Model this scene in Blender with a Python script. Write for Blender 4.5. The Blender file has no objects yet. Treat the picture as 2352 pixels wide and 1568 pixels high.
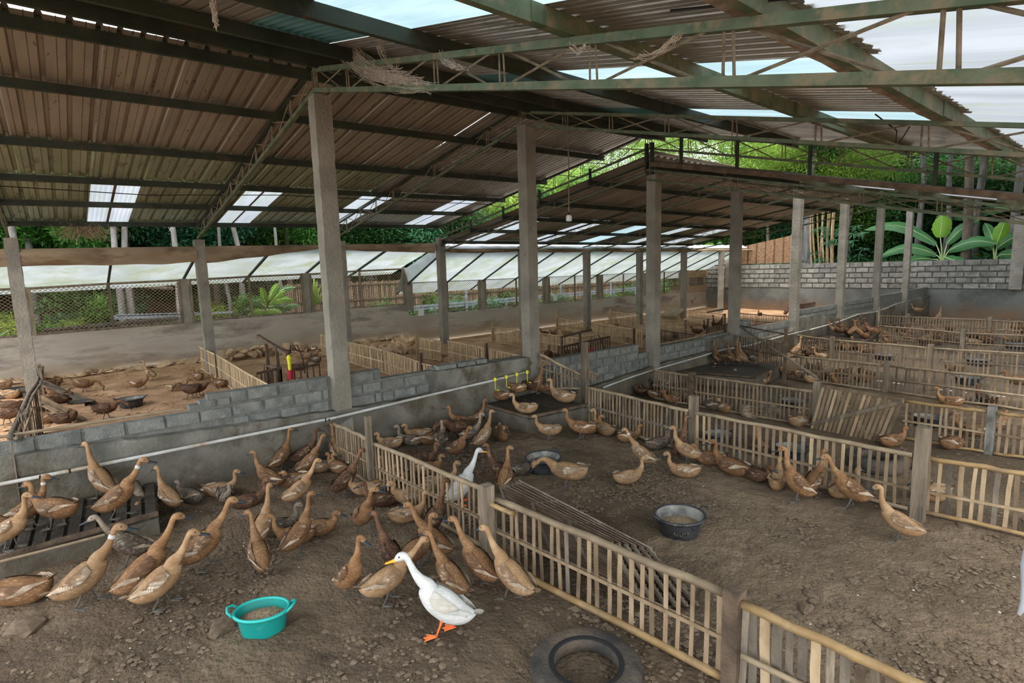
import bpy, bmesh, math, random
from mathutils import Vector, Matrix, noise
R = random.Random(7)
PI = math.pi
col = bpy.context.scene.collection
sc = bpy.context.scene

# ------------------------------------------------------------------ camera
F_PX, PITCH, YAW, ROLL, CAM_Z = 1252.57, 0.133795, 0.88164, -0.027581, 2.5
_fw = Vector((-math.sin(YAW)*math.cos(PITCH), math.cos(YAW)*math.cos(PITCH), -math.sin(PITCH)))
_r = Vector((math.cos(YAW), math.sin(YAW), 0)); _u = _r.cross(_fw)
_r2 = _r*math.cos(ROLL)+_u*math.sin(ROLL); _u2 = -_r*math.sin(ROLL)+_u*math.cos(ROLL)
cam_d = bpy.data.cameras.new('camera'); cam_d.lens = F_PX/2352*36; cam_d.sensor_width = 36; cam_d.clip_start = .05; cam_d.clip_end = 400
cam = bpy.data.objects.new('camera', cam_d); col.objects.link(cam)
cam.matrix_world = Matrix(((_r2.x, _u2.x, -_fw.x, 0), (_r2.y, _u2.y, -_fw.y, 0), (_r2.z, _u2.z, -_fw.z, CAM_Z), (0, 0, 0, 1)))
sc.camera = cam

# ------------------------------------------------------------------ world, sun, exposure
w = bpy.data.worlds.new('overcast_sky'); sc.world = w; w.use_nodes = True
nt = w.node_tree; nt.nodes.clear()
o_ = nt.nodes.new('ShaderNodeOutputWorld'); bg = nt.nodes.new('ShaderNodeBackground')
sk = nt.nodes.new('ShaderNodeTexSky'); sk.sky_type = 'NISHITA'; sk.sun_disc = False
sk.sun_elevation = math.radians(62); sk.sun_rotation = math.radians(120); sk.air_density = 1.2; sk.dust_density = 4.5; sk.ozone_density = 1
mx = nt.nodes.new('ShaderNodeMix'); mx.data_type = 'RGBA'; mx.inputs[0].default_value = .72
mx.inputs[7].default_value = (4.2, 4.3, 4.35, 1)
nt.links.new(sk.outputs[0], mx.inputs[6]); nt.links.new(mx.outputs[2], bg.inputs[0]); nt.links.new(bg.outputs[0], o_.inputs[0])
bg.inputs[1].default_value = .50
sd = bpy.data.lights.new('sun', 'SUN'); sd.energy = 1.3; sd.angle = math.radians(20); sd.color = (1, .95, .86)
sun = bpy.data.objects.new('sun', sd); col.objects.link(sun)
sun.rotation_euler = Vector((.16, -.30, .94)).to_track_quat('Z', 'Y').to_euler()
sc.view_settings.view_transform = 'Standard'; sc.view_settings.look = 'None'
sc.view_settings.exposure = 0.95; sc.view_settings.gamma = 1; sc.view_settings.use_curve_mapping = False
sc.cycles.max_bounces = 10; sc.cycles.diffuse_bounces = 6; sc.cycles.transparent_max_bounces = 12; sc.cycles.transmission_bounces = 4; sc.cycles.glossy_bounces = 2
sc.cycles.use_denoising = True

# ------------------------------------------------------------------ where things stand
def ray(u, v): return _fw + _r2*((u-1176)/F_PX) + _u2*((784-v)/F_PX)
def G(u, v, z=0.0):                       # point on the level z seen at a pixel
    D = ray(u, v); t = (z-CAM_Z)/D.z; return Vector((D.x*t, D.y*t, z))
def AX(u, v, X): D = ray(u, v); t = X/D.x; return Vector((X, D.y*t, CAM_Z+D.z*t))
def AY(u, v, Y): D = ray(u, v); t = Y/D.y; return Vector((D.x*t, Y, CAM_Z+D.z*t))
def gz(x, y):                             # floor level: the pens step down towards the back
    e = 6.45 if x > -7.4 else 10.0
    if y < e: return 0.0
    return -0.25*min(1, (y-e)/.12)
def GG(u, v):
    p = G(u, v, 0)
    if gz(p.x, p.y) < -.001:
        q = G(u, v, -.25)
        return q
    return p
def up(g, vt):                            # how high above g the pixel row vt lies on g's vertical
    k = (784-vt)/F_PX; q = Vector((g.x, g.y, g.z-CAM_Z))
    return (k*q.dot(_fw)-q.dot(_u2))/(_u2.z-k*_fw.z)

YP0, SP, XC, XL, XW = 2.883, 3.578, -7.41, -15.796, -18.38
# ------------------------------------------------------------------ materials
MATS = {}
def N(nt, t, **k):
    n = nt.nodes.new(t)
    for a, b in k.items(): setattr(n, a, b)
    return n
def mat(name, c1, c2=None, scale=6, rough=.85, bump=.0, bscale=None, stretch=(1, 1, 1), c3=None, c3s=1.2, c3lo=.5, c3hi=.62,
        rnd=.0, spec=.3, metal=0, trans=0, coords='Object', detail=5, lo=.35, hi=.65, alpha=None, zc=None):
    """c1/c2 mixed by noise, c3 stains by a larger noise, rnd = brightness change from object to object"""
    if name in MATS: return MATS[name]
    m = bpy.data.materials.new(name); m.use_nodes = True; nt = m.node_tree; L = nt.links.new
    b = nt.nodes['Principled BSDF']; out = nt.nodes['Material Output']
    b.inputs['Roughness'].default_value = rough; b.inputs['Specular IOR Level'].default_value = spec; b.inputs['Metallic'].default_value = metal
    tc = N(nt, 'ShaderNodeTexCoord'); mp = N(nt, 'ShaderNodeMapping'); mp.inputs['Scale'].default_value = stretch
    oi = N(nt, 'ShaderNodeObjectInfo')
    src = tc.outputs[coords]
    if rnd or coords == 'Object':
        ad = N(nt, 'ShaderNodeVectorMath', operation='MULTIPLY_ADD'); cb = N(nt, 'ShaderNodeCombineXYZ')
        for i in range(3): L(oi.outputs['Random'], cb.inputs[i])
        ad.inputs[1].default_value = (37, 23, 51); L(cb.outputs[0], ad.inputs[0]); L(src, ad.inputs[2]); src = ad.outputs[0]
    L(src, mp.inputs[0])
    colr = None
    if c2:
        no = N(nt, 'ShaderNodeTexNoise'); no.inputs['Scale'].default_value = scale; no.inputs['Detail'].default_value = detail; L(mp.outputs[0], no.inputs[0])
        mr = N(nt, 'ShaderNodeMapRange'); mr.inputs[1].default_value = lo; mr.inputs[2].default_value = hi; L(no.outputs[0], mr.inputs[0])
        mi = N(nt, 'ShaderNodeMix', data_type='RGBA'); mi.inputs[6].default_value = (*c1, 1); mi.inputs[7].default_value = (*c2, 1); L(mr.outputs[0], mi.inputs[0]); colr = mi.outputs[2]
    if c3:
        n3 = N(nt, 'ShaderNodeTexNoise'); n3.inputs['Scale'].default_value = c3s; n3.inputs['Detail'].default_value = 6; n3.inputs['Roughness'].default_value = .65; L(mp.outputs[0], n3.inputs[0])
        r3 = N(nt, 'ShaderNodeMapRange'); r3.inputs[1].default_value = c3lo; r3.inputs[2].default_value = c3hi; L(n3.outputs[0], r3.inputs[0])
        m3 = N(nt, 'ShaderNodeMix', data_type='RGBA'); m3.inputs[7].default_value = (*c3, 1); L(r3.outputs[0], m3.inputs[0])
        if colr: L(colr, m3.inputs[6])
        else: m3.inputs[6].default_value = (*c1, 1)
        colr = m3.outputs[2]
    if zc:                                # dirt splashed up from the ground: (z0, z1, colour) in world metres
        ge = N(nt, 'ShaderNodeNewGeometry'); sp = N(nt, 'ShaderNodeSeparateXYZ'); L(ge.outputs['Position'], sp.inputs[0])
        nz = N(nt, 'ShaderNodeTexNoise'); nz.inputs['Scale'].default_value = 1.7; L(ge.outputs['Position'], nz.inputs[0])
        ma = N(nt, 'ShaderNodeMath', operation='MULTIPLY_ADD'); ma.inputs[1].default_value = .8; L(nz.outputs[0], ma.inputs[0]); L(sp.outputs[2], ma.inputs[2])
        rz = N(nt, 'ShaderNodeMapRange'); rz.inputs[1].default_value = zc[0]+.4; rz.inputs[2].default_value = zc[1]+.4; rz.inputs[3].default_value = zc[3] if len(zc) > 3 else .9; rz.inputs[4].default_value = 0; L(ma.outputs[0], rz.inputs[0])
        mz = N(nt, 'ShaderNodeMix', data_type='RGBA'); mz.inputs[7].default_value = (*zc[2], 1); L(rz.outputs[0], mz.inputs[0])
        if colr: L(colr, mz.inputs[6])
        else: mz.inputs[6].default_value = (*c1, 1)
        colr = mz.outputs[2]
    if rnd:
        hs = N(nt, 'ShaderNodeHueSaturation'); r1 = N(nt, 'ShaderNodeMapRange'); r1.inputs[3].default_value = 1-rnd; r1.inputs[4].default_value = 1+rnd
        L(oi.outputs['Random'], r1.inputs[0]); L(r1.outputs[0], hs.inputs['Value'])
        if colr: L(colr, hs.inputs['Color'])
        else: hs.inputs['Color'].default_value = (*c1, 1)
        colr = hs.outputs[0]
    if colr: L(colr, b.inputs['Base Color'])
    else: b.inputs['Base Color'].default_value = (*c1, 1)
    if bump:
        bn = N(nt, 'ShaderNodeTexNoise'); bn.inputs['Scale'].default_value = bscale or scale*2; bn.inputs['Detail'].default_value = 6; L(mp.outputs[0], bn.inputs[0])
        bu = N(nt, 'ShaderNodeBump'); bu.inputs['Strength'].default_value = bump; bu.inputs['Distance'].default_value = .03; L(bn.outputs[0], bu.inputs['Height']); L(bu.outputs[0], b.inputs['Normal'])
    if trans:
        tl = N(nt, 'ShaderNodeBsdfTranslucent'); ms = N(nt, 'ShaderNodeMixShader'); ms.inputs[0].default_value = trans
        if colr: L(colr, tl.inputs[0])
        else: tl.inputs[0].default_value = (*c1, 1)
        L(b.outputs[0], ms.inputs[1]); L(tl.outputs[0], ms.inputs[2]); L(ms.outputs[0], out.inputs[0])
    MATS[name] = m; return m

SOIL = mat('soil', (.140, .102, .066), (.215, .158, .103), scale=1.1, rough=.95, bump=.9, bscale=34, c3=(.075, .054, .036), c3s=.45, c3lo=.47, c3hi=.62, spec=.15)
SOILD = mat('sunlit_dry_soil', (.36, .215, .12), (.52, .335, .195), scale=2.2, rough=.95, bump=.6, bscale=20, c3=(.27, .155, .085), c3s=.9, spec=.15)  # dry soil, lightened to paint in the sunlight of the left pens
CLOD = mat('clod', (.135, .099, .066), (.215, .160, .108), scale=3, rough=.95, bump=.5, bscale=40, spec=.15)
STONE = mat('stone', (.38, .25, .15), (.56, .40, .25), scale=5, rough=.95, bump=.6, bscale=14, rnd=.2)
PLAS = mat('cement_plaster', (.12, .118, .102), (.25, .24, .205), scale=2.2, bump=.45, bscale=24, c3=(.085, .072, .05), c3s=2.1, c3lo=.48, zc=(-.1, .75, (.105, .078, .048), .75))
PLASL = mat('cement_render_pale', (.33, .29, .245), (.46, .41, .345), scale=1.1, bump=.35, bscale=9, stretch=(1, .35, 1.6), c3=(.20, .175, .15), c3s=1.1, zc=(.0, .55, (.30, .205, .12), .7))
PLASB = mat('cement_render_back', (.085, .088, .080), (.155, .158, .142), scale=.55, bump=.25, bscale=9, c3=(.06, .060, .055), c3s=.35, zc=(-.25, .45, (.19, .115, .062), .85))
BLOCK = mat('concrete_block', (.155, .16, .147), (.225, .23, .21), scale=9, bump=.5, bscale=50, c3=(.12, .13, .12), c3s=3, rnd=.14)
BLOCKW = mat('concrete_block_pale', (.165, .16, .14), (.26, .25, .22), scale=7, bump=.4, bscale=40, c3=(.12, .115, .10), c3s=2, rnd=.22)
MORT = mat('mortar', (.125, .127, .114), (.185, .183, .165), scale=8, bump=.5, bscale=30)
PILM = mat('pillar_concrete', (.19, .175, .145), (.27, .25, .205), scale=2.4, bump=.6, bscale=22, c3=(.10, .085, .07), c3s=9, c3lo=.62, c3hi=.72, rnd=.08)
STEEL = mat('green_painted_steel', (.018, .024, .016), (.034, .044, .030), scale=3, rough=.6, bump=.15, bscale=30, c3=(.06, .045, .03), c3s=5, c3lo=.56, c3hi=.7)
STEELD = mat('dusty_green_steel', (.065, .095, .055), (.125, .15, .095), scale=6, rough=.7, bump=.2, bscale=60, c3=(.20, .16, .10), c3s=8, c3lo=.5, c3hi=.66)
ROD = mat('dusty_steel_rod', (.12, .095, .065), (.24, .20, .14), scale=14, rough=.9, bump=.3, bscale=80)
ROOFM = mat('rusty_zinc_sheet', (.235, .202, .162), (.335, .292, .236), scale=2.0, rough=.40, bump=.12, bscale=8, stretch=(.3, 1, 1), c3=(.10, .075, .055), c3s=16, c3lo=.62, c3hi=.67, rnd=.10, spec=.5, metal=.38)
ROOFZ = mat('sky_sheen_zinc_sheet', (.34, .31, .27), (.46, .43, .39), scale=2.4, rough=.34, bump=.1, bscale=8, stretch=(.3, 1, 1), c3=(.16, .13, .10), c3s=7, c3lo=.56, c3hi=.68, rnd=.12, spec=.5, metal=.55)  # closer-ribbed zinc; lighter colour paints in sky reflection at grazing angles
ROOFG = mat('foliage_reflection_algae_zinc', (.21, .235, .155), (.30, .33, .22), scale=2.0, rough=.45, bump=.12, bscale=8, stretch=(.3, 1, 1), c3=(.11, .10, .07), c3s=7, c3lo=.55, c3hi=.68, rnd=.08, spec=.4, metal=.25)  # green paints in foliage reflected by the sheets, with some algae
ROOFB = mat('blue_green_roof_sheet', (.05, .15, .17), (.08, .21, .23), scale=2, rough=.5)
BAM = mat('split_bamboo', (.175, .122, .072), (.295, .215, .134), scale=9, rough=.7, bump=.2, bscale=60, stretch=(1, 1, .25), c3=(.16, .115, .07), c3s=4, c3lo=.55, c3hi=.7, rnd=.28, spec=.25)
BAMG = mat('grey_bamboo', (.135, .11, .082), (.23, .19, .142), scale=9, rough=.8, bump=.25, bscale=60, stretch=(1, 1, .25), c3=(.10, .08, .06), c3s=4, rnd=.25)
BAMP = mat('pale_bamboo', (.33, .235, .135), (.47, .355, .22), scale=8, rough=.75, bump=.2, bscale=60, stretch=(1, 1, .25), c3=(.27, .18, .10), c3s=3, rnd=.22)
POLE = mat('bamboo_pole', (.20, .148, .092), (.31, .24, .155), scale=7, rough=.6, bump=.15, bscale=40, c3=(.17, .12, .075), c3s=6, c3lo=.55, c3hi=.7, rnd=.15)
POLEY = mat('yellow_bamboo_pole', (.25, .155, .065), (.38, .255, .115), scale=7, rough=.5, bump=.12, bscale=40, c3=(.22, .15, .08), c3s=4, c3lo=.5, c3hi=.66)
WOOD = mat('weathered_post_wood', (.16, .125, .088), (.27, .22, .155), scale=5, rough=.9, bump=.5, bscale=26, stretch=(3, 3, .4), c3=(.13, .10, .075), c3s=3, rnd=.18)
WOODD = mat('dark_wet_wood', (.022, .018, .014), (.060, .048, .036), scale=8, rough=.45, bump=.4, bscale=40, c3=(.10, .085, .065), c3s=9, c3lo=.58, c3hi=.7, spec=.5)
WOODB = mat('dark_brown_wood', (.075, .052, .035), (.15, .105, .07), scale=7, rough=.85, bump=.4, bscale=40, rnd=.2)
PVC = mat('white_pvc', (.42, .41, .37), (.56, .56, .54), scale=4, rough=.45, c3=(.33, .24, .14), c3s=3, c3lo=.52, c3hi=.68, bump=.05)
FRP = mat('white_fibreglass', (.205, .225, .245), (.275, .298, .32), scale=1.4, rough=.5, trans=.72, stretch=(.3, 2, 1), c3=(.205, .24, .20), c3s=1.6, c3lo=.5, c3hi=.7)
FRPA = mat('algae_tinted_plastic', (.27, .305, .298), (.35, .385, .385), scale=1.3, rough=.6, trans=.62, c3=(.24, .275, .19), c3s=1.2, c3lo=.46, c3hi=.66)
FRPT = mat('cyan_fibreglass', (.19, .275, .30), (.27, .36, .38), scale=2, rough=.5, trans=.7, stretch=(.3, 2, 1))
TARP = mat('brown_tarpaulin', (.23, .165, .105), (.34, .26, .17), scale=2.2, rough=.95, bump=.6, bscale=7, trans=.12, c3=(.18, .12, .075), c3s=1.8, stretch=(1, .5, 1.5))
WIRE = mat('rusty_wire', (.22, .15, .09), (.34, .25, .16), scale=12, rough=.8)
WEB = mat('dusty_cobweb', (.42, .36, .29), (.58, .52, .44), scale=20, rough=1)
BLK = mat('black_rubber_basin', (.020, .022, .026), (.050, .052, .054), scale=12, rough=.5, bump=.2, bscale=60, c3=(.17, .16, .14), c3s=10, c3lo=.6, c3hi=.72, spec=.5)
BLKD = mat('dusty_basin_inside', (.10, .10, .095), (.30, .29, .255), scale=9, rough=.8, bump=.2, bscale=50)
TEAL = mat('teal_plastic', (.004, .19, .165), (.006, .26, .225), scale=3, rough=.42, c3=(.18, .34, .28), c3s=5, c3lo=.60, c3hi=.8, spec=.45)
TEALR = mat('teal_plastic_rim', (.012, .34, .30), (.02, .42, .37), scale=3, rough=.42, spec=.45)
GRAIN = mat('grain_feed', (.30, .21, .125), (.56, .43, .28), scale=110, rough=.95, bump=.9, bscale=120, c3=(.25, .16, .09), c3s=60, c3lo=.52, c3hi=.6)
TYRE = mat('tyre_rubber', (.030, .029, .028), (.085, .070, .055), scale=6, rough=.8, bump=.4, bscale=40, c3=(.12, .09, .062), c3s=3.2, c3lo=.46, c3hi=.64)
YEL = mat('yellow_plastic', (.75, .72, .03)); RED = mat('red_plastic', (.42, .03, .05)); WHT = mat('white_paper', (.72, .73, .75), rough=.6)
BLUEG = mat('galvanised_blue_grey', (.22, .28, .34), (.36, .43, .50), scale=5, rough=.4, metal=.4)
BARK = mat('pale_bark', (.10, .096, .09), (.20, .19, .178), scale=5, rough=.95, bump=.6, bscale=14, stretch=(1, 1, .3), c3=(.12, .105, .09), c3s=4, rnd=.2)
BARKD = mat('dark_bark', (.075, .06, .045), (.15, .12, .09), scale=5, rough=.95, bump=.6, bscale=14, stretch=(1, 1, .3), rnd=.2)
MATTING = mat('woven_bamboo_matting', (.13, .075, .042), (.30, .18, .095), scale=26, rough=.9, bump=.5, bscale=50, stretch=(1, 1, .35))
ROPE = mat('dark_cable', (.02, .018, .015), rough=.8)
ROOT = mat('dry_root_fibre', (.30, .20, .13), (.46, .33, .23), scale=12, rough=1)

def leafmat(name, c1, c2, rnd=.0):
    m = mat(name, c1, c2, scale=.9, rough=.45, trans=.35, spec=.4, rnd=rnd, coords='Object', detail=2); return m
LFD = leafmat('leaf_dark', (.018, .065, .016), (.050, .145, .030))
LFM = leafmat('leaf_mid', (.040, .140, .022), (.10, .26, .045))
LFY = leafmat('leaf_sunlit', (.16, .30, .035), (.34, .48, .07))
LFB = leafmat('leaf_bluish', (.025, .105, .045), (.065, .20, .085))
BANL = leafmat('banana_leaf', (.055, .185, .06), (.115, .30, .105))
BANY = leafmat('young_banana_leaf', (.14, .33, .02), (.22, .43, .04))

# ------------------------------------------------------------------ mesh helpers
class MB:
    def __init__(s): s.v = []; s.f = []; s.m = []; s.ms = []
    def mi(s, m):
        if m not in s.ms: s.ms.append(m)
        return s.ms.index(m)
    def add(s, vs, fs, m=None):
        b = len(s.v); s.v += [Vector(x) for x in vs]; k = s.mi(m) if m else 0
        for f in fs: s.f.append([b+i for i in f]); s.m.append(k)
    def box(s, c, d, rot=None, m=None):
        c = Vector(c); h = Vector(d)/2; vs = []
        for x in (-1, 1):
            for y in (-1, 1):
                for z in (-1, 1):
                    p = Vector((x*h.x, y*h.y, z*h.z))
                    if rot: p = rot @ p
                    vs.append(c+p)
        s.add(vs, [(0, 1, 3, 2), (4, 6, 7, 5), (0, 4, 5, 1), (2, 3, 7, 6), (0, 2, 6, 4), (1, 5, 7, 3)], m)
    def beam(s, a, b, w_, h, m=None, upv=(0, 0, 1)):
        a = Vector(a); b = Vector(b); t = (b-a).normalized(); u = Vector(upv)
        sd = t.cross(u)
        if sd.length < 1e-3: sd = t.cross(Vector((1, 0, 0)))
        sd.normalize(); u = sd.cross(t)
        vs = []
        for p in (a, b):
            for x, y in ((-1, -1), (1, -1), (1, 1), (-1, 1)): vs.append(p+sd*(x*w_/2)+u*(y*h/2))
        s.add(vs, [(3, 2, 1, 0), (4, 5, 6, 7), (0, 1, 5, 4), (1, 2, 6, 5), (2, 3, 7, 6), (3, 0, 4, 7)], m)
    def tube(s, pts, r, n=6, m=None, cap=True):
        pts = [Vector(p) for p in pts]; K = len(pts)
        rs = r if isinstance(r, (list, tuple)) else [r]*K
        vs = []; pu = None
        for i, p in enumerate(pts):
            t = (pts[min(i+1, K-1)]-pts[max(i-1, 0)]).normalized()
            if pu is None:
                pu = t.cross(Vector((0, 0, 1)))
                if pu.length < .05: pu = t.cross(Vector((1, 0, 0)))
            pu = (pu-t*pu.dot(t)).normalized(); q = t.cross(pu)
            for k in range(n):
                a = 2*PI*k/n; vs.append(p+(pu*math.cos(a)+q*math.sin(a))*rs[i])
        fs = []
        for i in range(K-1):
            for k in range(n):
                k2 = (k+1) % n; fs.append((i*n+k, i*n+k2, (i+1)*n+k2, (i+1)*n+k))
        if cap: fs.append(tuple(range(n))[::-1]); fs.append(tuple((K-1)*n+k for k in range(n)))
        s.add(vs, fs, m)
    def lathe(s, prof, c=(0, 0, 0), n=24, sx=1, sy=1, m=None):
        c = Vector(c); vs = []; K = len(prof)
        for r, z in prof:
            for k in range(n):
                a = 2*PI*k/n; vs.append(c+Vector((r*math.cos(a)*sx, r*math.sin(a)*sy, z)))
        s.add(vs, [(i*n+k, i*n+(k+1) % n, (i+1)*n+(k+1) % n, (i+1)*n+k) for i in range(K-1) for k in range(n)], m)
    def mesh(s, name, off=None, smooth=False):
        me = bpy.data.meshes.new(name)
        o = off or Vector((0, 0, 0))
        me.from_pydata([tuple(x-o) for x in s.v], [], s.f)
        for q in s.ms: me.materials.append(q)
        if len(s.ms) > 1: me.polygons.foreach_set('material_index', s.m)
        if smooth: me.polygons.foreach_set('use_smooth', [True]*len(me.polygons))
        me.update(); return me
    def centre(s):
        if not s.v: return Vector((0, 0, 0))
        lo = Vector([min(q[i] for q in s.v) for i in range(3)]); hi = Vector([max(q[i] for q in s.v) for i in range(3)])
        return Vector(((lo.x+hi.x)/2, (lo.y+hi.y)/2, lo.z))
    def build(s, name, m=None, parent=None, smooth=False, kind=None, label=None):
        """geometry given in world space; the object's origin goes to the middle of its base"""
        c = s.centre()
        if m and not s.ms: s.ms = [m]
        me = s.mesh(name, c, smooth)
        o = bpy.data.objects.new(name, me); col.objects.link(o)
        if parent is not None: o.parent = parent; o.location = c-wloc(parent)
        else: o.location = c
        if kind: o['kind'] = kind
        if label: o['label'] = label
        return o
def wloc(o):
    l = Vector(o.location)
    while o.parent: o = o.parent; l += Vector(o.location)
    return l
def inst(name, me, parent, loc, rot=(0, 0, 0), scale=(1, 1, 1)):
    o = bpy.data.objects.new(name, me); col.objects.link(o)
    if parent is not None: o.parent = parent; loc = Vector(loc)-wloc(parent)
    o.location = loc; o.rotation_euler = rot; o.scale = scale
    return o
def tag(o, label=None, cat=None, group=None, kind=None):
    if label: o['label'] = label
    if cat: o['category'] = cat
    if group: o['group'] = group
    if kind: o['kind'] = kind
    return o
def thing(name, loc, label, cat, group=None, rz=0):
    o = bpy.data.objects.new(name, None); col.objects.link(o); o.location = loc; o.rotation_euler = (0, 0, rz); o.empty_display_size = .1
    return tag(o, label, cat, group)
def S(o): o['kind'] = 'structure'; return o
# ================================================================== ground
def ground_patch(name, x0, x1, y0, y1, st, m, amp=.02, zf=None, clod=0):
    nx = max(2, int((x1-x0)/st)); ny = max(2, int((y1-y0)/st)); vs = []; fs = []
    for j in range(ny+1):
        for i in range(nx+1):
            x = x0+(x1-x0)*i/nx; y = y0+(y1-y0)*j/ny
            z = (zf(x, y) if zf else 0)+amp*noise.noise(Vector((x*.9, y*.9, 3)))+amp*.5*noise.noise(Vector((x*3.1, y*3.1, 7)))
            if clod:
                n_ = noise.noise(Vector((x*9, y*9, 1)))+.6*noise.noise(Vector((x*19, y*19, 4)))
                z += clod*max(-.35, min(.7, n_))
            vs.append((x, y, z))
    for j in range(ny):
        for i in range(nx):
            a = j*(nx+1)+i; fs.append((a, a+1, a+nx+2, a+nx+1))
    b = MB(); b.add(vs, fs); o = b.build(name, m, smooth=True); return S(o)
ground_patch('floor', -7.25, 3.0, -1.6, 6.4, .032, SOIL, .022, clod=.019)
ground_patch('floor', -7.25, 3.0, 6.4, 14, .10, SOIL, .02, gz, .014)
ground_patch('floor', -7.25, 3.0, 14, 31.7, .25, SOIL, .02, gz)
ground_patch('floor', -18.3, -7.5, -4, 10, .09, SOILD, .05, gz, .012)
ground_patch('floor', -18.3, -7.5, 10, 31.7, .22, SOILD, .04, gz, .01)
def hill(x, y):
    z = -.35
    if x < -18.5: z = .1+max(0, (-20.5-x))*.16
    if y > 32: z = max(z, -.2+(y-32)*.05)
    return z
def out_ground(name, x0, x1, y0, y1):
    return ground_patch(name, x0, x1, y0, y1, .7, mat('leaf_litter', (.05, .035, .022), (.11, .075, .045), scale=5, bump=.8, bscale=12, c3=(.03, .06, .02), c3s=.6, rough=1), .25, hill)
out_ground('ground', -60, -18.5, -14, 60); out_ground('ground', -18.5, 40, 32, 75)
ground_patch('ground', 3.0, 24, -14, 32, 1.0, SOILD, .05); ground_patch('ground', -18.3, 3.0, -16, -1.6, .5, SOIL, .03)

# loose clods of dried mud: nobody could count them
def clods(name, n, region, s0, s1, m, seed=1, fine=1.6, zf=gz):
    r = random.Random(seed); b = MB(); k = b.mi(m)
    for _ in range(n):
        x, y = region(r)
        s = s0+(s1-s0)*r.random()**fine; z = zf(x, y)+s*.12; a = r.random()*PI; ca, sa = math.cos(a), math.sin(a)
        P = [(1, 0, 0), (.35, .9, .1), (-.8, .6, 0), (-.9, -.5, 0), (.2, -1, .05), (.1, .05, .62), (.45, .3, .52)]
        vs = []
        for px, py, pz in P:
            px *= s*(.7+.5*r.random()); py *= s*(.6+.5*r.random()); pz *= s*(.45+.4*r.random())
            vs.append((x+px*ca-py*sa, y+px*sa+py*ca, z+pz-.004))
        b.add(vs, [(0, 1, 6), (1, 2, 5, 6), (2, 3, 5), (3, 4, 5), (4, 0, 6, 5)])
    b.ms = [m]; o = b.build(name, m, smooth=True); tag(o, kind='stuff'); return o
def reg_near(r):
    while 1:
        d = 1.2+6.5*r.random()**.8; a = YAW+PI/2+r.uniform(-.80, .82); x = d*math.cos(a)*1.15; y = d*math.sin(a)
        if -7.1 < x < 1.5 and -1.5 < y < 6.3 and noise.noise(Vector((x*.55, y*.55, 9)))+r.random()*1.1 > .02: return x, y
tag(clods('mud_clods', 24000, reg_near, .005, .028, CLOD, 1, 2.4), 'small clods of dried mud strewn over the two nearest duck pens', 'dirt clods')
tag(clods('mud_clods', 9000, lambda r: (r.uniform(-6.9, .3), r.uniform(2.9, 6.2)), .009, .03, CLOD, 8, 2.0), 'dense crumbs of dried mud on the floor of the second pen', 'dirt clods')
tag(clods('mud_clods', 420, reg_near, .028, .052, CLOD, 5, 2.2), 'larger flat lumps of dried mud lying in the two nearest pens', 'dirt clods')
tag(clods('mud_clods', 2500, lambda r: (r.uniform(-7, .5), r.uniform(6.6, 13)), .01, .05, CLOD, 2, 2), 'clods of mud on the floor of the farther pens', 'dirt clods')
tag(clods('dry_crumbs', 4200, lambda r: (r.uniform(-18, -7.7), r.uniform(-2.5, 9.8)), .015, .06, SOILD, 3, 2.2), 'dry orange earth crumbs on the floor of the left pens', 'dirt clods')
tag(clods('pale_flecks', 520, reg_near, .005, .014, mat('dried_droppings', (.62, .58, .48), rough=1), 4), 'pale flecks of droppings and shell on the dark earth', 'droppings')

# ================================================================== stones, mesh shared
def blob(name, seed, m, sx=1, sy=.8, sz=.6, sub=2, amp=.28):
    bm = bmesh.new(); bmesh.ops.create_icosphere(bm, subdivisions=sub, radius=1)
    for v in bm.verts:
        n_ = noise.noise(v.co*1.1+Vector((seed*3.1, seed, 0)))*amp*1.6+noise.noise(v.co*2.7+Vector((0, seed, 5)))*amp*.7
        v.co *= 1+n_; v.co = Vector((v.co.x*sx, v.co.y*sy, max(-.25, v.co.z)*sz))
    me = bpy.data.meshes.new(name); bm.to_mesh(me); bm.free(); me.materials.append(m); return me
STN = [blob('stone_mesh', i, STONE, 1, .75, .75) for i in range(5)]
LUMP = [blob('lump_mesh', 20+i, CLOD, 1, .75, .42) for i in range(4)]
for (u, v, s, lab) in [(1862, 1366, .065, 'pale earth lump, topmost of three in the right foreground pen'), (1868, 1380, .05, 'small lump touching the topmost of three in the right pen'),
                       (1850, 1398, .075, 'largest lump of three lying together on the bare right pen floor'), (2213, 1212, .085, 'light brown clod against the bottom rail of the right fence'),
                       (512, 1440, .13, 'flat slab of dried mud left of the teal basin'), (60, 1440, .16, 'broad flat slab of grey mud in the lower left corner'),
                       (205, 1530, .07, 'dark rough lump at the bottom left, nearer the corner'), (545, 1545, .06, 'dark rough lump below the teal basin at the bottom edge'),
                       (910, 1428, .03, 'small pale pebble left of the white duck, under its beak'), (1058, 1452, .035, 'round pebble right of the orange webbed feet')]:
    g = G(u, v); tag(inst('mud_lump', LUMP[R.randrange(4)], None, g, (0, 0, R.random()*6), (s, s, s*.9)), lab, 'stone')

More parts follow.
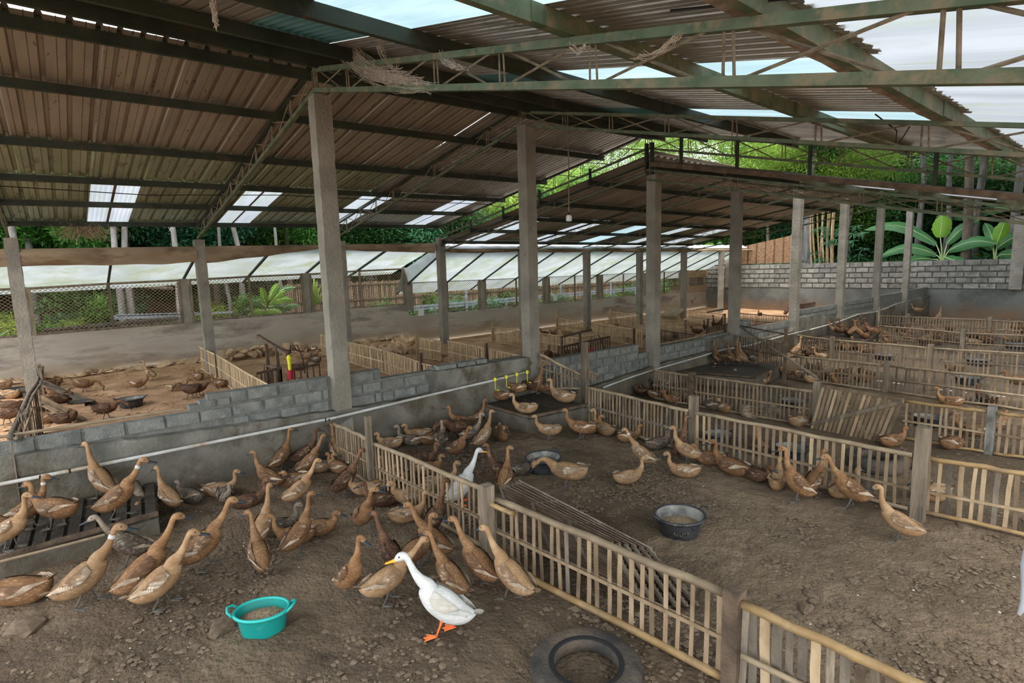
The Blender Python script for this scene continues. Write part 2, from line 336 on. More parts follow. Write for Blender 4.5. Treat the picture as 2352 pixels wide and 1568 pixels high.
# ================================================================== block walls
def block_mesh(w_, h, d, m):
    b = MB(); c = .008
    vs = []
    for x in (0, 1):
        for (y, z) in ((-1, -1), (1, -1), (1, 1), (-1, 1)):
            yy = y*(w_/2-(c if x else 0)); zz = z*(h/2-(c if x else 0)); vs.append((d/2 if x else -d/2, yy+R.uniform(-.003, .003), zz))
    b.add(vs, [(3, 2, 1, 0), (4, 5, 6, 7), (0, 1, 5, 4), (1, 2, 6, 5), (2, 3, 7, 6), (3, 0, 4, 7)], m)
    return b.mesh('block_mesh')
_bm = {}
def blocks(parent, xf, y0, y1, z0, ztop, bw=.38, bh=.165, m=BLOCK, axis='y', slope=0.0, d=.12, gap=.016, phase=0):
    """courses of separate blocks; the mortar bed is the parent's own mesh"""
    k = 0; z = z0
    while z < ztop-.05:
        h = min(bh, ztop-z); y = y0-(bw/2 if (k+phase) % 2 else 0)
        while y < y1-.04:
            a = max(y, y0); b_ = min(y+bw, y1)
            if b_-a > .07:
                wq = round((b_-a-gap)/.02)*.02; hq = round((h-gap)/.02)*.02; key = (wq, hq, m.name, axis, d)
                if key not in _bm:
                    me = block_mesh(wq, hq, d, m)
                    if axis == 'x': me.transform(Matrix.Rotation(-PI/2, 4, 'Z'))
                    _bm[key] = me
                mid = (a+b_)/2
                loc = (xf+R.uniform(-.006, .006), mid, z+h/2) if axis == 'y' else (mid, xf+slope*mid+R.uniform(-.006, .006), z+h/2)
                inst('concrete_block', _bm[key], parent, loc, (R.uniform(-.01, .01), 0, (math.atan(slope) if axis == 'x' else 0)))
            y += bw
        z += bh; k += 1
def prism_wall(name, xf, xb, segs, m, zb, jag=.012):
    """wall along Y: segs = [(y, ztop)...]"""
    b = MB(); P = []
    for (ya, za), (yb, zb_) in zip(segs[:-1], segs[1:]):
        n = max(1, int(abs(yb-ya)/.12))
        for i in range(n): t = i/n; P.append((ya+(yb-ya)*t, za+(zb_-za)*t+R.uniform(-jag, jag)))
    P.append(segs[-1]); n = len(P)
    vs = [(xf, y, zb) for y, z in P]+[(xf, y, z) for y, z in P]+[(xb, y, z) for y, z in P]+[(xb, y, zb) for y, z in P]
    fs = []
    for i in range(n-1):
        for r_ in range(3): fs.append((r_*n+i, r_*n+i+1, (r_+1)*n+i+1, (r_+1)*n+i))
    fs += [(0, n, 2*n, 3*n), (n-1, 4*n-1, 3*n-1, 2*n-1)]
    b.add(vs, fs, m); return b.build(name)
# low wall between the left pens and the front pens; ledge of plaster, blocks set back above it
wc = S(prism_wall('wall_center', -7.20, -7.50, [(-3, .80), (-.6, .79), (1, .70), (2.75, .62), (3.4, .60), (4.35, .57), (4.36, .93), (6.5, .92)], PLAS, -.05))
mb = MB()
for y0, y1, zt in [(-3, 1.05, .915), (1.05, 1.25, 1.0), (1.25, 3.52, 1.10), (3.52, 4.42, .955), (4.42, 5.45, 1.0)]: mb.box((-7.41, (y0+y1)/2, .5+(zt-.5)/2-.01), (.13, y1-y0, zt-.5-.02))
S(mb.build('wall_center', MORT))
w_ = bpy.data.objects['wall_center']
blocks(w_, -7.385, -3, 1.15, .75, .92); blocks(w_, -7.385, 1.15, 1.5, .75, 1.03)
blocks(w_, -7.385, 1.5, 2.73, .60, 1.10, phase=1); blocks(w_, -7.385, 3.03, 3.52, .59, 1.10); blocks(w_, -7.385, 3.52, 4.32, .59, .955, phase=1)
blocks(w_, -7.33, 4.45, 5.45, .92, 1.01, bh=.09)
# second stretch, beyond the step in the floor
wc2 = S(prism_wall('wall_center', -7.22, -7.50, [(6.62, .55), (7.1, .50), (7.12, .10), (8.3, .12), (9.9, .24), (10.3, .27), (12.3, .30), (12.32, .62), (13.4, .62), (13.7, .32), (17, .38), (17.3, .75), (18.8, .75), (20.5, .47), (24.5, .52), (28, .62), (31.6, .7)], PLAS, -.3))
mb = MB(); TOPS = [(6.62, 7.1, .66), (7.1, 9.62, .80), (9.62, 9.95, .58), (10.2, 12.3, .655), (12.3, 13.4, .70), (13.75, 14.6, .93), (14.6, 17.0, .70), (17.4, 20.6, .98), (20.9, 24.2, 1.02), (24.5, 27.7, 1.05), (28, 31.6, 1.1)]
for y0, y1, zt in TOPS: mb.box((-7.41, (y0+y1)/2, (zt-.2)/2+.09), (.13, y1-y0, zt-.02))
S(mb.build('wall_center', MORT))
for i, (y0, y1, zt) in enumerate(TOPS[:7]): blocks(wc2, -7.385, y0, y1, .13 if y0 < 10 else zt-.36, zt, phase=i)
for i, (y0, y1, zt) in enumerate(TOPS[7:9]): blocks(wc2, -7.385, y0, y1, zt-.34, zt, phase=i)
mb = MB(); mb.tube([(-7.44, -3, .93), (-7.44, -.6, .95), (-7.44, .3, .945), (-7.43, 1.0, .935)], .018, 6); tag(mb.build('thin_bamboo_strip', POLE), 'thin bamboo pole lying along the top of the low block wall', 'pole')
mb = MB(); mb.tube([(-7.42, 10.2, .67), (-7.42, 11.6, .675), (-7.42, 13.3, .72)], .018, 6); tag(mb.build('thin_bamboo_strip', POLE), 'bamboo pole on top of the farther block wall, beside a pillar', 'pole')

# outer wall on the left with posts, stepped down beyond the fourth bay
S(prism_wall('wall_left', -18.38, -18.56, [(-4, 1.09), (2.74, 1.16), (6.3, 1.21), (10.1, 1.235), (10.12, .80), (13.6, .80), (21, .82), (31.6, .82)], PLASL, -.3))
OP = [(-4.2, 2.32), (-.72, 2.36), (2.84, 2.45), (6.36, 2.52), (10.14, 2.62), (13.62, 2.12), (17.3, 2.14), (21.0, 2.15), (24.6, 2.16), (28.2, 2.16), (31.6, 2.16)]
OL = ['leftmost', 'first', 'second', 'third', 'fourth', 'fifth', 'sixth', 'seventh', 'eighth', 'ninth', 'last']
for i, (y, zt) in enumerate(OP):
    mb = MB(); wd = .11 if i != 4 else .13
    zw = 1.0 if i < 5 else .7; mb.box((-18.475, y, (zt+zw)/2), (.19, wd*2, zt-zw)); o = mb.build('concrete_post', PILM)
    if i == 4:
        pass
    tag(o, 'short concrete post on the outer mesh wall, %s counting from the left edge' % OL[i], 'post', 'posts of the outer mesh wall')
PANEL = ['outer mesh window at the far left edge', 'large chain-link window behind the first roof pillar', 'chain-link window looking onto the large-leaved plant', 'chain-link window with a torn plastic flap at its right', 'chain-link window with a white notice at its lower left',
         'chain-link window just left of the second tall central pillar', 'chain-link window with the second white notice', 'chain-link window right of the sixth outer post', 'small chain-link window near the far corner', 'farthest chain-link window beside the block wall']
for i in range(len(OP)-1):
    ya, za = OP[i]; yb, zb = OP[i+1]; ya += .12; yb -= .12
    z0 = {0: 1.1, 1: 1.13, 2: 1.18, 3: 1.22}.get(i, .83)
    zt = (za-.04, zb-.04) if i != 4 else (2.06, 2.08)
    t = thing('chain_link_window', (-18.40, ya, z0), PANEL[i], 'mesh panel', 'chain-link windows of the outer wall')
    for nm, a, b_, r_ in (('top_rail', (ya, zt[0]), (yb, zt[1]), .032), ('bottom_rail', (ya, z0+.03), (yb, z0+.05), .028)):
        mb = MB(); mb.tube([(-18.38, a[0], a[1]), (-18.38, (a[0]+b_[0])/2, (a[1]+b_[1])/2+.012), (-18.38, b_[0], b_[1])], r_, 7); mb.build(nm, POLE if i > 3 else WOOD, t)
    ys = [ya+.03, (ya+yb)/2, yb-.03]
    for y in ys:
        mb = MB(); f_ = (y-ya)/(yb-ya); mb.box((-18.375, y, (z0+zt[0]+(zt[1]-zt[0])*f_)/2), (.045, .065, zt[0]-z0)); mb.build('stile', WOOD if i < 8 else WOODB, t)
    mb = MB(); hgt = min(zt)-z0-.04; st = .105; sl = .85; L_ = yb-ya; n = int((L_+hgt/sl)/st)
    for k in range(n):
        for sg in (1, -1):
            y_a = -hgt/sl+k*st; y_b = y_a+hgt/sl
            lo_ = max(0, y_a); hi_ = min(L_, y_b)
            if hi_-lo_ < .02: continue
            zA = (lo_-y_a)*sl; zB = (hi_-y_a)*sl
            P0 = (-18.392+.006*sg, (ya+lo_) if sg > 0 else (yb-lo_), z0+.04+zA); P1 = (-18.392+.006*sg, (ya+hi_) if sg > 0 else (yb-hi_), z0+.04+zB)
            mb.tube([P0, P1], .0068, 3, cap=False)
    tag(mb.build('wire_mesh', WIRE, t), kind='stuff')

# back wall, raised at its left end under the slope of the roof
mB = .0546; ang = math.atan(mB)
def bwy(x): return 31.83+mB*(x+0)
b = MB()
def bw_piece(x0, x1, z0, z1, t, off=0, m=None, zl=None):
    ya, yb = bwy(x0)+off, bwy(x1)+off
    vs = [(x0, ya, z0), (x1, yb, z0), (x1, yb, z1), (x0, ya, zl or z1), (x0, ya+t, z0), (x1, yb+t, z0), (x1, yb+t, z1), (x0, ya+t, zl or z1)]
    return vs, [(0, 1, 2, 3), (5, 4, 7, 6), (3, 2, 6, 7), (0, 3, 7, 4), (1, 5, 6, 2)]
for a in (bw_piece(-19.5, 6, -.4, .98, .2, -.03),): b.add(*a)
wb = S(b.build('wall_back', PLASB))
b = MB(); b.add(*bw_piece(-18.6, 6, .9, 2.31, .12, .02)); b.add(*bw_piece(-19.2, -16.9, 2.3, 2.95, .12, .02, zl=2.32)); S(b.build('wall_back', MORT))
blocks(wb, 31.83, -18.6, 2.0, 1.0, 2.32, .57, .262, BLOCKW, 'x', mB, .10, .035)
blocks(wb, 31.83, -18.0, -16.9, 2.32, 2.60, .5, .262, BLOCKW, 'x', mB, .10, .035); blocks(wb, 31.83, -17.5, -16.9, 2.58, 2.88, .5, .262, BLOCKW, 'x', mB, .10, .035)
for x, z0, z1, lab in [(-17.0, 1.0, 3.2, 'slim concrete column in the block wall, leftmost'), (-13.35, 1.0, 3.9, 'concrete column at the right end of the woven matting'), (-4.30, 1.0, 4.1, 'rough concrete column on the block wall at the right edge')]:
    mb = MB(); mb.box((x, bwy(x)-.04, (z0+z1)/2), (.26 if x < -5 else .42, .22, z1-z0)); tag(mb.build('wall_column', PILM), lab, 'column')
# woven bamboo matting above the wall
t = thing('woven_matting_screen', (-15.2, bwy(-15.2), 2.34), 'brown woven bamboo matting screen above the far block wall', 'screen')
for k in range(7):
    x0 = -16.85+k*.49; x1 = x0+.47; f0 = (x0+16.9)/3.5; mb = MB()
    z0 = 2.36; za = 3.25+f0*.62; zb = za+.085; y = bwy(x0)+.03
    mb.add([(x0, y, z0), (x1, y, z0), (x1, y, zb), (x0, y, za), (x0, y+.03, z0), (x1, y+.03, z0), (x1, y+.03, zb), (x0, y+.03, za)], [(0, 1, 2, 3), (5, 4, 7, 6), (3, 2, 6, 7), (0, 3, 7, 4), (1, 5, 6, 2), (0, 4, 5, 1)])
    mb.build('matting_panel', MATTING, t)
    mb = MB(); mb.box((x1+.01, y-.02, (z0+zb)/2), (.035, .04, zb-z0)); mb.build('batten', WOODB, t)
b = MB(); b.box((-18.42, 29.6, 1.5), (.06, .9, 1.3)); 
t = thing('plywood_hatch', (-18.36, 29.7, .85), 'plywood panel with a mesh opening at the far end of the outer wall', 'hatch')
for nm, c, d_ in (('plywood_board', (-18.34, 29.9, 1.86), (.03, 2.6, .42)), ('plywood_board', (-18.34, 29.9, .98), (.03, 2.6, .34)), ('post', (-18.32, 28.65, 1.45), (.07, .2, 1.3)), ('post', (-18.32, 31.1, 1.45), (.07, .2, 1.3))):
    mb = MB(); mb.box(c, d_); mb.build(nm, POLE, t)

# ================================================================== pillars
ORD = ['first', 'second', 'third', 'fourth', 'fifth', 'sixth', 'seventh', 'eighth', 'ninth']
def pillar(x, y, z0, z1, w_, lab, m=PILM, name='concrete_pillar', ledges=0):
    b = MB(); n = max(6, int((z1-z0)/.12)); rr = random.Random(int(x*10+y*100)); prof = []
    for i in range(n+1): prof.append([rr.uniform(-.004, .004) for _ in range(4)])
    vs = []
    for i in range(n+1):
        z = z0+(z1-z0)*i/n; q = prof[i]; h = w_/2
        if i % 7 == 0: q = [a-.003 for a in q]
        for k, (a, c) in enumerate(((-1, -1), (1, -1), (1, 1), (-1, 1))): vs.append((x+a*(h+q[k]), y+c*(h+q[(k+1) % 4]), z))
    fs = [(i*4+k, i*4+(k+1) % 4, (i+1)*4+(k+1) % 4, (i+1)*4+k) for i in range(n) for k in range(4)]+[(3, 2, 1, 0), (n*4, n*4+1, n*4+2, n*4+3)]
    b.add(vs, fs, m); o = b.build(name); tag(o, lab, 'pillar'); return o
CT = {0: 4.78, 1: 4.90, 2: 4.39, 3: 4.36, 4: 4.34, 5: 4.36, 6: 4.40, 7: 4.42}
for i in range(8):
    y = YP0+i*SP+(.06 if i == 2 else 0); o = pillar(-7.31, y, -.3, CT[i], .225, 'tall concrete pillar in the central row, %s from the left' % ORD[i]); o['group'] = 'tall pillars of the central row'
    if i == 0: o['label'] = 'nearest tall grey pillar of the central row, stained and chipped, by the near fence end'
    if i == 1: o['label'] = 'second tall pillar of the central row, beside the drinking platform'
for i in range(9):
    y = YP0+(i-1)*SP; y = {0: -.66, 1: 2.86, 2: 6.55, 3: 10.02}.get(i, y); zt = 3.42 if i < 4 else 3.17
    if i == 3: zt = 3.56
    o = pillar(XL, y, -.3, zt, .23, 'shorter concrete pillar under the low eave, %s from the left' % ORD[i]); o['group'] = 'eave pillars of the left row'
# ================================================================== roofs
def zL1(x, y): return 5.04+.02*y+.150*(x+7.41)
def zR1(x, y): return 5.24-.243*(x+7.41)
def zL2(x, y): return 4.72+.158*(x+7.41)
def zR2(x, y): return 4.60-.230*(x+7.41)
def sheet(parent, x0, x1, y0, y1, zf, m, kind='trap', lift=.075, sp=.236, sag=0, name='corrugated_sheet', seg=3, rag=0):
    b = MB(); P = []
    if kind == 'trap':
        n = max(1, round((y1-y0)/sp)); s = (y1-y0)/n
        for k in range(n):
            for t, h in ((0, 0), (.30, 0), (.33, .010), (.36, 0), (.64, 0), (.71, .046), (.85, .046), (.92, 0)): P.append((y0+(k+t)*s, h))
        P.append((y1, 0))
    else:
        n = max(2, round((y1-y0)/.085)); s = (y1-y0)/n
        for k in range(n):
            for q in range(4): P.append((y0+(k+q/4)*s, .011*(1+math.sin(2*PI*q/4))))
        P.append((y1, .011))
    N_ = len(P); vs = []
    for i in range(seg+1):
        x = x0+(x1-x0)*i/seg
        for k, (y, h) in enumerate(P):
            rg = (R.uniform(-rag, rag) if i == seg and rag else 0)
            vs.append((x+rg, y, zf(x+rg, y)+lift+h+(sag*math.sin(PI*(i/seg)) if sag else 0)))
    b.add(vs, [(i*N_+k, i*N_+k+1, (i+1)*N_+k+1, (i+1)*N_+k) for i in range(seg) for k in range(N_-1)], m)
    return b.build(name, None, parent)
ceil = S((lambda b: (b.box((-7.41, 3.3, zL1(-7.4, 3.3)+.17), (.34, 13.4, .012)), b.build('ceiling', ROOFM))[1])(MB()))   # ridge cap carries the sheets of the near roof
ceil2 = S((lambda b: (b.box((-7.41, 17.5, 4.87), (.34, 15.0, .012)), b.build('ceiling', ROOFM))[1])(MB()))
y = -3.40
strips = [-2.05, .65, 3.35, 6.10, 8.80]
ys = []
for s0 in strips: ys.append((s0, s0+.82, 1)); ys.append((s0+.82, s0+1.76, 0)); ys.append((s0+1.76, s0+2.72, 0))
for (a, c, white) in ys:
    if a > 10.25: continue
    c = min(c, 10.35); a -= .01; c += .01
    zn = a > 5.9
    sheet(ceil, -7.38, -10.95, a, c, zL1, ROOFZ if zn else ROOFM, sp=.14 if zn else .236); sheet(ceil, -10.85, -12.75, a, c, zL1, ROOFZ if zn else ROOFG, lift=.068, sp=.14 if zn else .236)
    if white:
        h = (a+c)/2
        sheet(ceil, -12.62, -16.35, a, h-.02, zL1, FRP, 'sine', .07, name='translucent_sheet'); sheet(ceil, -12.62, -16.35, h+.02, c, zL1, FRP, 'sine', .07, name='translucent_sheet')
        b = MB(); b.beam((-12.6, h, zL1(-12.6, h)+.085), (-16.3, h, zL1(-16.3, h)+.085), .05, .01); b.build('overlap_strip', WOODB, ceil)
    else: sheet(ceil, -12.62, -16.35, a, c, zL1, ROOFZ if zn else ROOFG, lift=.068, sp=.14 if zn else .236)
# right slope of the near roof
rs = [(-2.6, -.8, 0), (-.8, .1, 1), (.1, 1.75, 0), (1.75, 2.62, 1), (2.62, 3.5, 0), (3.5, 4.38, 0), (4.38, 5.1, 1), (5.1, 6.0, 0), (6.0, 6.9, 0), (6.9, 7.75, 1), (7.75, 8.6, 0), (8.6, 9.5, 0), (9.5, 10.35, 0)]
for a, c, wt in rs:
    if wt:
        sheet(ceil, -7.38, -4.7, a, c, zR1, ROOFB, 'sine'); sheet(ceil, -4.8, -1.62, a, c, zR1, FRPT, 'sine', .07, name='translucent_sheet')
    else: sheet(ceil, -7.38, -1.37, a-.01, c+.01, zR1, ROOFZ if a > 2.6 else ROOFM, rag=.02, sp=.14)
for k in range(7):
    a = -2.6+k*1.85; sheet(ceil, -1.50, 1.5, a-.01, a+1.86, zR1, FRP, 'sine', .085, name='translucent_sheet')
b = MB(); n = 60; vs = []
for i in range(n+1):
    y = -2.6+13*i/n; vs += [(-1.56, y, zR1(-1.56, y)+.0), (-1.635-R.random()*.015, y, zR1(-1.64, y)-.02-R.random()*.015)]
b.add(vs, [(2*i, 2*i+1, 2*i+3, 2*i+2) for i in range(n)]); tag(b.build('rusty_flashing', mat('rusty_flashing', (.22, .15, .11), (.38, .29, .23), scale=5, bump=.4, c3=(.42, .36, .30), c3s=4)), 'rusty brown flashing strip running beside the last purlin, upper right', 'flashing')
# far roof
for k in range(16):
    a = 9.95+k*.955; c = min(a+.965, 25.0)
    wt = k % 3 == 1
    sheet(ceil2, -7.38, -12.45, a, c, zL2, ROOFM)
    if wt: sheet(ceil2, -12.35, -16.1, a, c, zL2, FRP if k != 7 else FRPT, 'sine', .07, name='translucent_sheet')
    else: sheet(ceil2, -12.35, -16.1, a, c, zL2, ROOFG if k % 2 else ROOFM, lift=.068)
    if k > 3: continue
    if k in (0, 2): sheet(ceil2, -7.38, -4.4, a, c, zR2, ROOFM); sheet(ceil2, -4.5, -1.35, a, c, zR2, FRP, 'sine', .07, name='translucent_sheet')
    else: sheet(ceil2, -7.38, -1.35, a, c, zR2, ROOFM)

# purlins
def purlin(x, y0, y1, zf, lab, m=STEEL, h=.115, g=None, lap=()):
    b = MB(); b.beam((x, y0, zf(x, y0)), (x, y1, zf(x, y1)), .055, h)
    for ly in lap: b.beam((x+.032, ly, zf(x, ly)), (x+.032, ly+.45, zf(x, ly+.45)), .012, h*.95)
    return tag(b.build('purlin', m), lab, 'beam', g)
GL = 'purlins of the near roof, left slope'
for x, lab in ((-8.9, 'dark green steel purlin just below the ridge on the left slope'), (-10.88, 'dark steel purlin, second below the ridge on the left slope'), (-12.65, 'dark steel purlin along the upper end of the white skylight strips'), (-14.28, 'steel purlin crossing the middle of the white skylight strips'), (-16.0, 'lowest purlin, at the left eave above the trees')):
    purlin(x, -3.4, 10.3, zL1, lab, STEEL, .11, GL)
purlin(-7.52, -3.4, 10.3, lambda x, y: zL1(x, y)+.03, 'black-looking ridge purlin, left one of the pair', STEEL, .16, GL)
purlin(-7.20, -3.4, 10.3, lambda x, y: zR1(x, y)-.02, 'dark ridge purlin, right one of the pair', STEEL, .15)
GR = 'purlins of the near roof, right slope'
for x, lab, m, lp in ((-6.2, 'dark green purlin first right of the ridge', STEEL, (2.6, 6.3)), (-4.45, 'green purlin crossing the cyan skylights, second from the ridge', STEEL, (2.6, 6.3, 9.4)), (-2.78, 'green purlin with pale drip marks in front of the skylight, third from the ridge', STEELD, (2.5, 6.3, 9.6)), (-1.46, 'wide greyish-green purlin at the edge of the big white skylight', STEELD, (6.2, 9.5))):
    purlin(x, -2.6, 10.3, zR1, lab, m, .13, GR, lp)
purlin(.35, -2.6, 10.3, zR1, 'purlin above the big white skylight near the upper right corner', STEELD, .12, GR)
for i, x in enumerate((-9.07, -10.85, -12.4, -14.0, -15.65)): purlin(x, 10.0 if i else 9.95, 24.9, zL2, 'purlin of the farther, lower roof, left slope, %s below its ridge' % ORD[i], STEEL, .11, 'purlins of the far roof')
for i, x in enumerate((-7.2, -5.6, -4.2, -2.8, -1.6)): purlin(x, 9.95, 13.9, zR2, 'purlin of the farther roof, right slope, %s from its ridge' % ORD[i], STEEL if i < 2 else STEELD, .12, 'purlins of the far roof')
b = MB(); b.beam((-7.3, 9.93, zR2(-7.3, 10)+.03), (-1.3, 9.93, zR2(-1.3, 10)+.03), .03, .09); tag(b.build('roof_edge_board', WOODB), 'brown weathered board along the front edge of the farther roof, right slope', 'board')

# trusses: two chords with paired verticals and crossed rods
def rod(b, p, q, r=.0075): b.tube([p, q], r, 4, cap=False)
def truss(y, zlL, zuL, zlR, zuR, xl, xr, lab, fine=True, m=STEELD, far=False, cw=.04):
    t = thing('roof_truss', (-7.41, y, zlL(-7.41)), lab, 'roof truss', 'roof trusses')
    for nm, f, xe, hh in (('bottom_chord', zlL, xl, .065), ('top_chord', zuL, xl-.25, .07), ('bottom_chord', zlR, xr, .055), ('top_chord', zuR, xr, .055)):
        b = MB(); b.beam((-7.41, y, f(-7.41)), (xe, y, f(xe)), cw, min(hh, cw*1.05)); b.build(nm, m if nm == 'bottom_chord' or xe == xr else STEEL, t)
    allb = MB()
    for fl, fu, xe in ((zlL, zuL, xl), (zlR, zuR, xr)):
        n = int(abs(xe+7.41)/.92)
        if n < 1: continue
        s = (xe+7.41)/n
        for k in range(n):
            x0 = -7.41+k*s; x1 = x0+s; g = .05 if s > 0 else -.05
            L_ = [((x0+g*.5, y, fl(x0)), (x0+g*.5, y, fu(x0))), ((x0+g*1.8, y, fl(x0+g)), (x0+g*1.5, y, fu(x0+g))), ((x0+2*g, y-.012, fl(x0+2*g)), (x1-g, y-.012, fu(x1))), ((x0+2*g, y+.012, fu(x0+2*g)), (x1-g, y+.012, fl(x1)))]
            for p, q in L_:
                if far: rod(allb, p, q, .007)
                else:
                    b = MB(); rod(b, p, q, .0098); b.build('web_rod', ROD, t)
    if far: tag(allb.build('web_rods', ROD, t), kind='stuff')
    return t
truss(-.69, lambda x: 4.86+.168*(x+7.41), lambda x: 5.14+.165*(x+7.41), lambda x: 4.88-.244*(x+7.41), lambda x: 5.2-.245*(x+7.41), -15.9, 1.2, 'roof truss ending on the leftmost eave pillar', far=True)
truss(2.88, lambda x: 4.88+.166*(x+7.41), lambda x: 5.21+.168*(x+7.41)-.02, lambda x: 4.88-.246*(x+7.41), lambda x: 5.135-.241*(x+7.41), -15.95, 1.2, 'nearest green roof truss with cobwebs, crossing the top of the picture', cw=.056)
truss(6.47, lambda x: 4.93+.166*(x+7.41), lambda x: 5.24+.160*(x+7.41), lambda x: 4.93-.245*(x+7.41), lambda x: 5.15-.242*(x+7.41), -15.95, 1.2, 'second roof truss, standing on the second tall pillar')
truss(10.04, lambda x: 4.96+.162*(x+7.41), lambda x: 5.26+.158*(x+7.41), lambda x: 4.95-.245*(x+7.41), lambda x: 5.23-.243*(x+7.41), -15.95, 1.0, 'third roof truss above the gap where green leaves show')
for i in range(4):
    y = 13.62+i*3.58
    truss(y, lambda x: 4.38+.160*(x+7.41), lambda x: 4.64+.158*(x+7.41), lambda x: 4.36-.232*(x+7.41), lambda x: 4.53-.230*(x+7.41), -15.8, .4 if i == 0 else -7.2, 'truss of the farther lower roof, %s from the front' % ORD[i], far=True)
truss(9.98, lambda x: 4.42+.158*(x+7.41), lambda x: 4.62+.158*(x+7.41), lambda x: 4.30-.230*(x+7.41), lambda x: 4.50-.230*(x+7.41), -15.8, -1.3, 'slim truss under the front edge of the farther roof', far=True)
# little posts from the third truss down to the farther roof, twin steel post on the third pillar
for x in (-9.07, -10.85, -12.4, -14.0):
    b = MB(); b.box((x, 10.02, (5.0+.16*(x+7.41)+zL2(x, 10))/2), (.05, .05, 5.0+.16*(x+7.41)-zL2(x, 10)+.1)); tag(b.build('steel_stub_post', STEEL), 'short steel stub between the two roofs, left slope, %s' % {-9.07: 'highest', -10.85: 'second highest', -12.4: 'third highest', -14.0: 'lowest'}[x], 'post', 'stub posts')
for i, x in enumerate((-6.6, -5.4, -4.1, -2.35, -.6)):
    z1 = 5.23-.243*(x+7.41); z0 = 4.60-.230*(x+7.41); b = MB(); b.box((x, 10.02, (z0+z1)/2), (.05, .05, z1-z0)); tag(b.build('steel_stub_post', STEEL), 'dark steel stub between near truss and farther roof, %s right of the ridge' % ORD[i], 'post', 'stub posts')
for dx in (-.07, .07):
    b = MB(); b.box((-7.36+dx, 10.0, 4.72), (.055, .08, .66)); tag(b.build('steel_stub_post', STEEL), '%s of the twin steel posts on top of the third tall pillar' % ('left' if dx < 0 else 'right'), 'post', 'stub posts')

# ================================================================== awning of milky plastic over the outer walkway, tarpaulin, beam
def zt1(y): return 3.17+.019*y
def zA1(x, y): return zt1(y)+(x+15.8)*.268
def zA2(x, y): return 3.16+(x+15.8)*.428
t1 = thing('plastic_awning', (-17.6, 3, 2.7), 'milky plastic awning sheets in front of the trees, nearer stretch', 'awning')
t2 = thing('plastic_awning', (-17.6, 20, 2.5), 'steeper milky plastic awning running off to the far corner', 'awning')
def aw_sheet(t, zf, a, c):
    b = MB(); vs = []; nx, ny = 8, 6
    for i in range(nx+1):
        for j in range(ny+1):
            x = -15.84-3.55*i/nx; y = a+(c-a)*j/ny; vs.append((x, y, zf(x, y)+.012*noise.noise(Vector((x*1.3, y*1.3, 2)))-.012*math.sin(PI*j/ny)))
    b.add(vs, [(i*(ny+1)+j, i*(ny+1)+j+1, (i+1)*(ny+1)+j+1, (i+1)*(ny+1)+j) for i in range(nx) for j in range(ny)]); b.build('plastic_sheet', FRPA, t, smooth=True)
for k in range(8):
    a = -4.3+k*1.79; c = a+1.79; aw_sheet(t1, zA1, a, min(c, 10.0))
    b = MB(); b.beam((-15.8, a, zA1(-15.8, a)-.05), (-19.3, a, zA1(-19.3, a)-.05), .05, .06); b.build('rafter', STEEL, t1)
for k in range(12):
    a = 10.15+k*1.76; c = min(a+1.76, 30.6); aw_sheet(t2, zA2, a, c)
    b = MB(); b.beam((-15.8, a, zA2(-15.8, a)-.04), (-19.3, a, zA2(-19.3, a)-.04), .045, .05); b.build('rafter', STEEL, t2)
b = MB(); b.add([(-15.9, 10.05, zA1(-15.9, 10.05)), (-18.4, 10.02, 2.55), (-18.55, 9.7, 1.75), (-18.5, 10.15, 1.72), (-18.35, 10.2, 2.0), (-15.9, 10.15, 3.1)], [(0, 1, 5), (1, 4, 5), (1, 2, 3, 4)])
tag(b.build('torn_plastic_flap', FRPA), 'torn milky plastic flap hanging at the step between the two awnings', 'plastic sheet')
for (a, c, za, zb, lab) in ((-4, 9.75, zt1(-4), zt1(9.75), 'timber beam along the top of the nearer awning'), (10.2, 31.5, 3.15, 3.22, 'timber beam along the top of the farther awning')):
    b = MB(); b.beam((-15.80, a, za), (-15.80, c, zb), .06, .07); tag(b.build('awning_beam', WOOD), lab, 'beam')
b = MB(); vs = []; n = 90
for i in range(n+1):
    y = 10.2+20.8*i/n; z = 3.19+.003*(y-10); w_ = .012*math.sin(y*9); vs += [(-15.9, y, z+.02), (-16.25, y, z+.20+w_)]
b.add(vs, [(2*i, 2*i+1, 2*i+3, 2*i+2) for i in range(n)]); tag(b.build('white_gutter_sheet', mat('white_sheet', (.72, .74, .78), rough=.5, trans=.4)), 'bright white sheet edge above the farther awning', 'roof sheet')
def tarp(y0, y1, hf, lab, x=-15.74):
    b = MB(); vs = []; ny = int((y1-y0)/.07); nz = 7
    for i in range(ny+1):
        y = y0+(y1-y0)*i/ny; h = hf((y-y0)/(y1-y0))
        for j in range(nz+1):
            f_ = j/nz; z = (zt1(y) if y < 10 else 3.17)+.03-h*f_
            fold = .06*noise.noise(Vector((y*.9, f_*2.4, 3)))+.025*noise.noise(Vector((y*3.3+f_*2, f_*5, 8)))
            vs.append((x+.02+fold+.10*math.sin(PI*f_)*.6, y, z+.02*noise.noise(Vector((y*1.7, 0, 6)))*f_))
    b.add(vs, [(i*(nz+1)+j, (i+1)*(nz+1)+j, (i+1)*(nz+1)+j+1, i*(nz+1)+j+1) for i in range(ny) for j in range(nz)]); tag(b.build('brown_tarpaulin', TARP, smooth=True), lab, 'tarpaulin', 'rolled brown tarpaulins')
tarp(-4, 2.78, lambda f: .43-.06*f+.03*math.sin(9*f), 'dusty brown tarpaulin hanging between the first two eave pillars')
tarp(2.95, 6.0, lambda f: .34*(1-f)**.8+.08, 'brown tarpaulin tapering off to the right, middle stretch')
tarp(6.1, 9.75, lambda f: .15+.17*f, 'brown tarpaulin bunched up towards its right end at the third eave pillar')
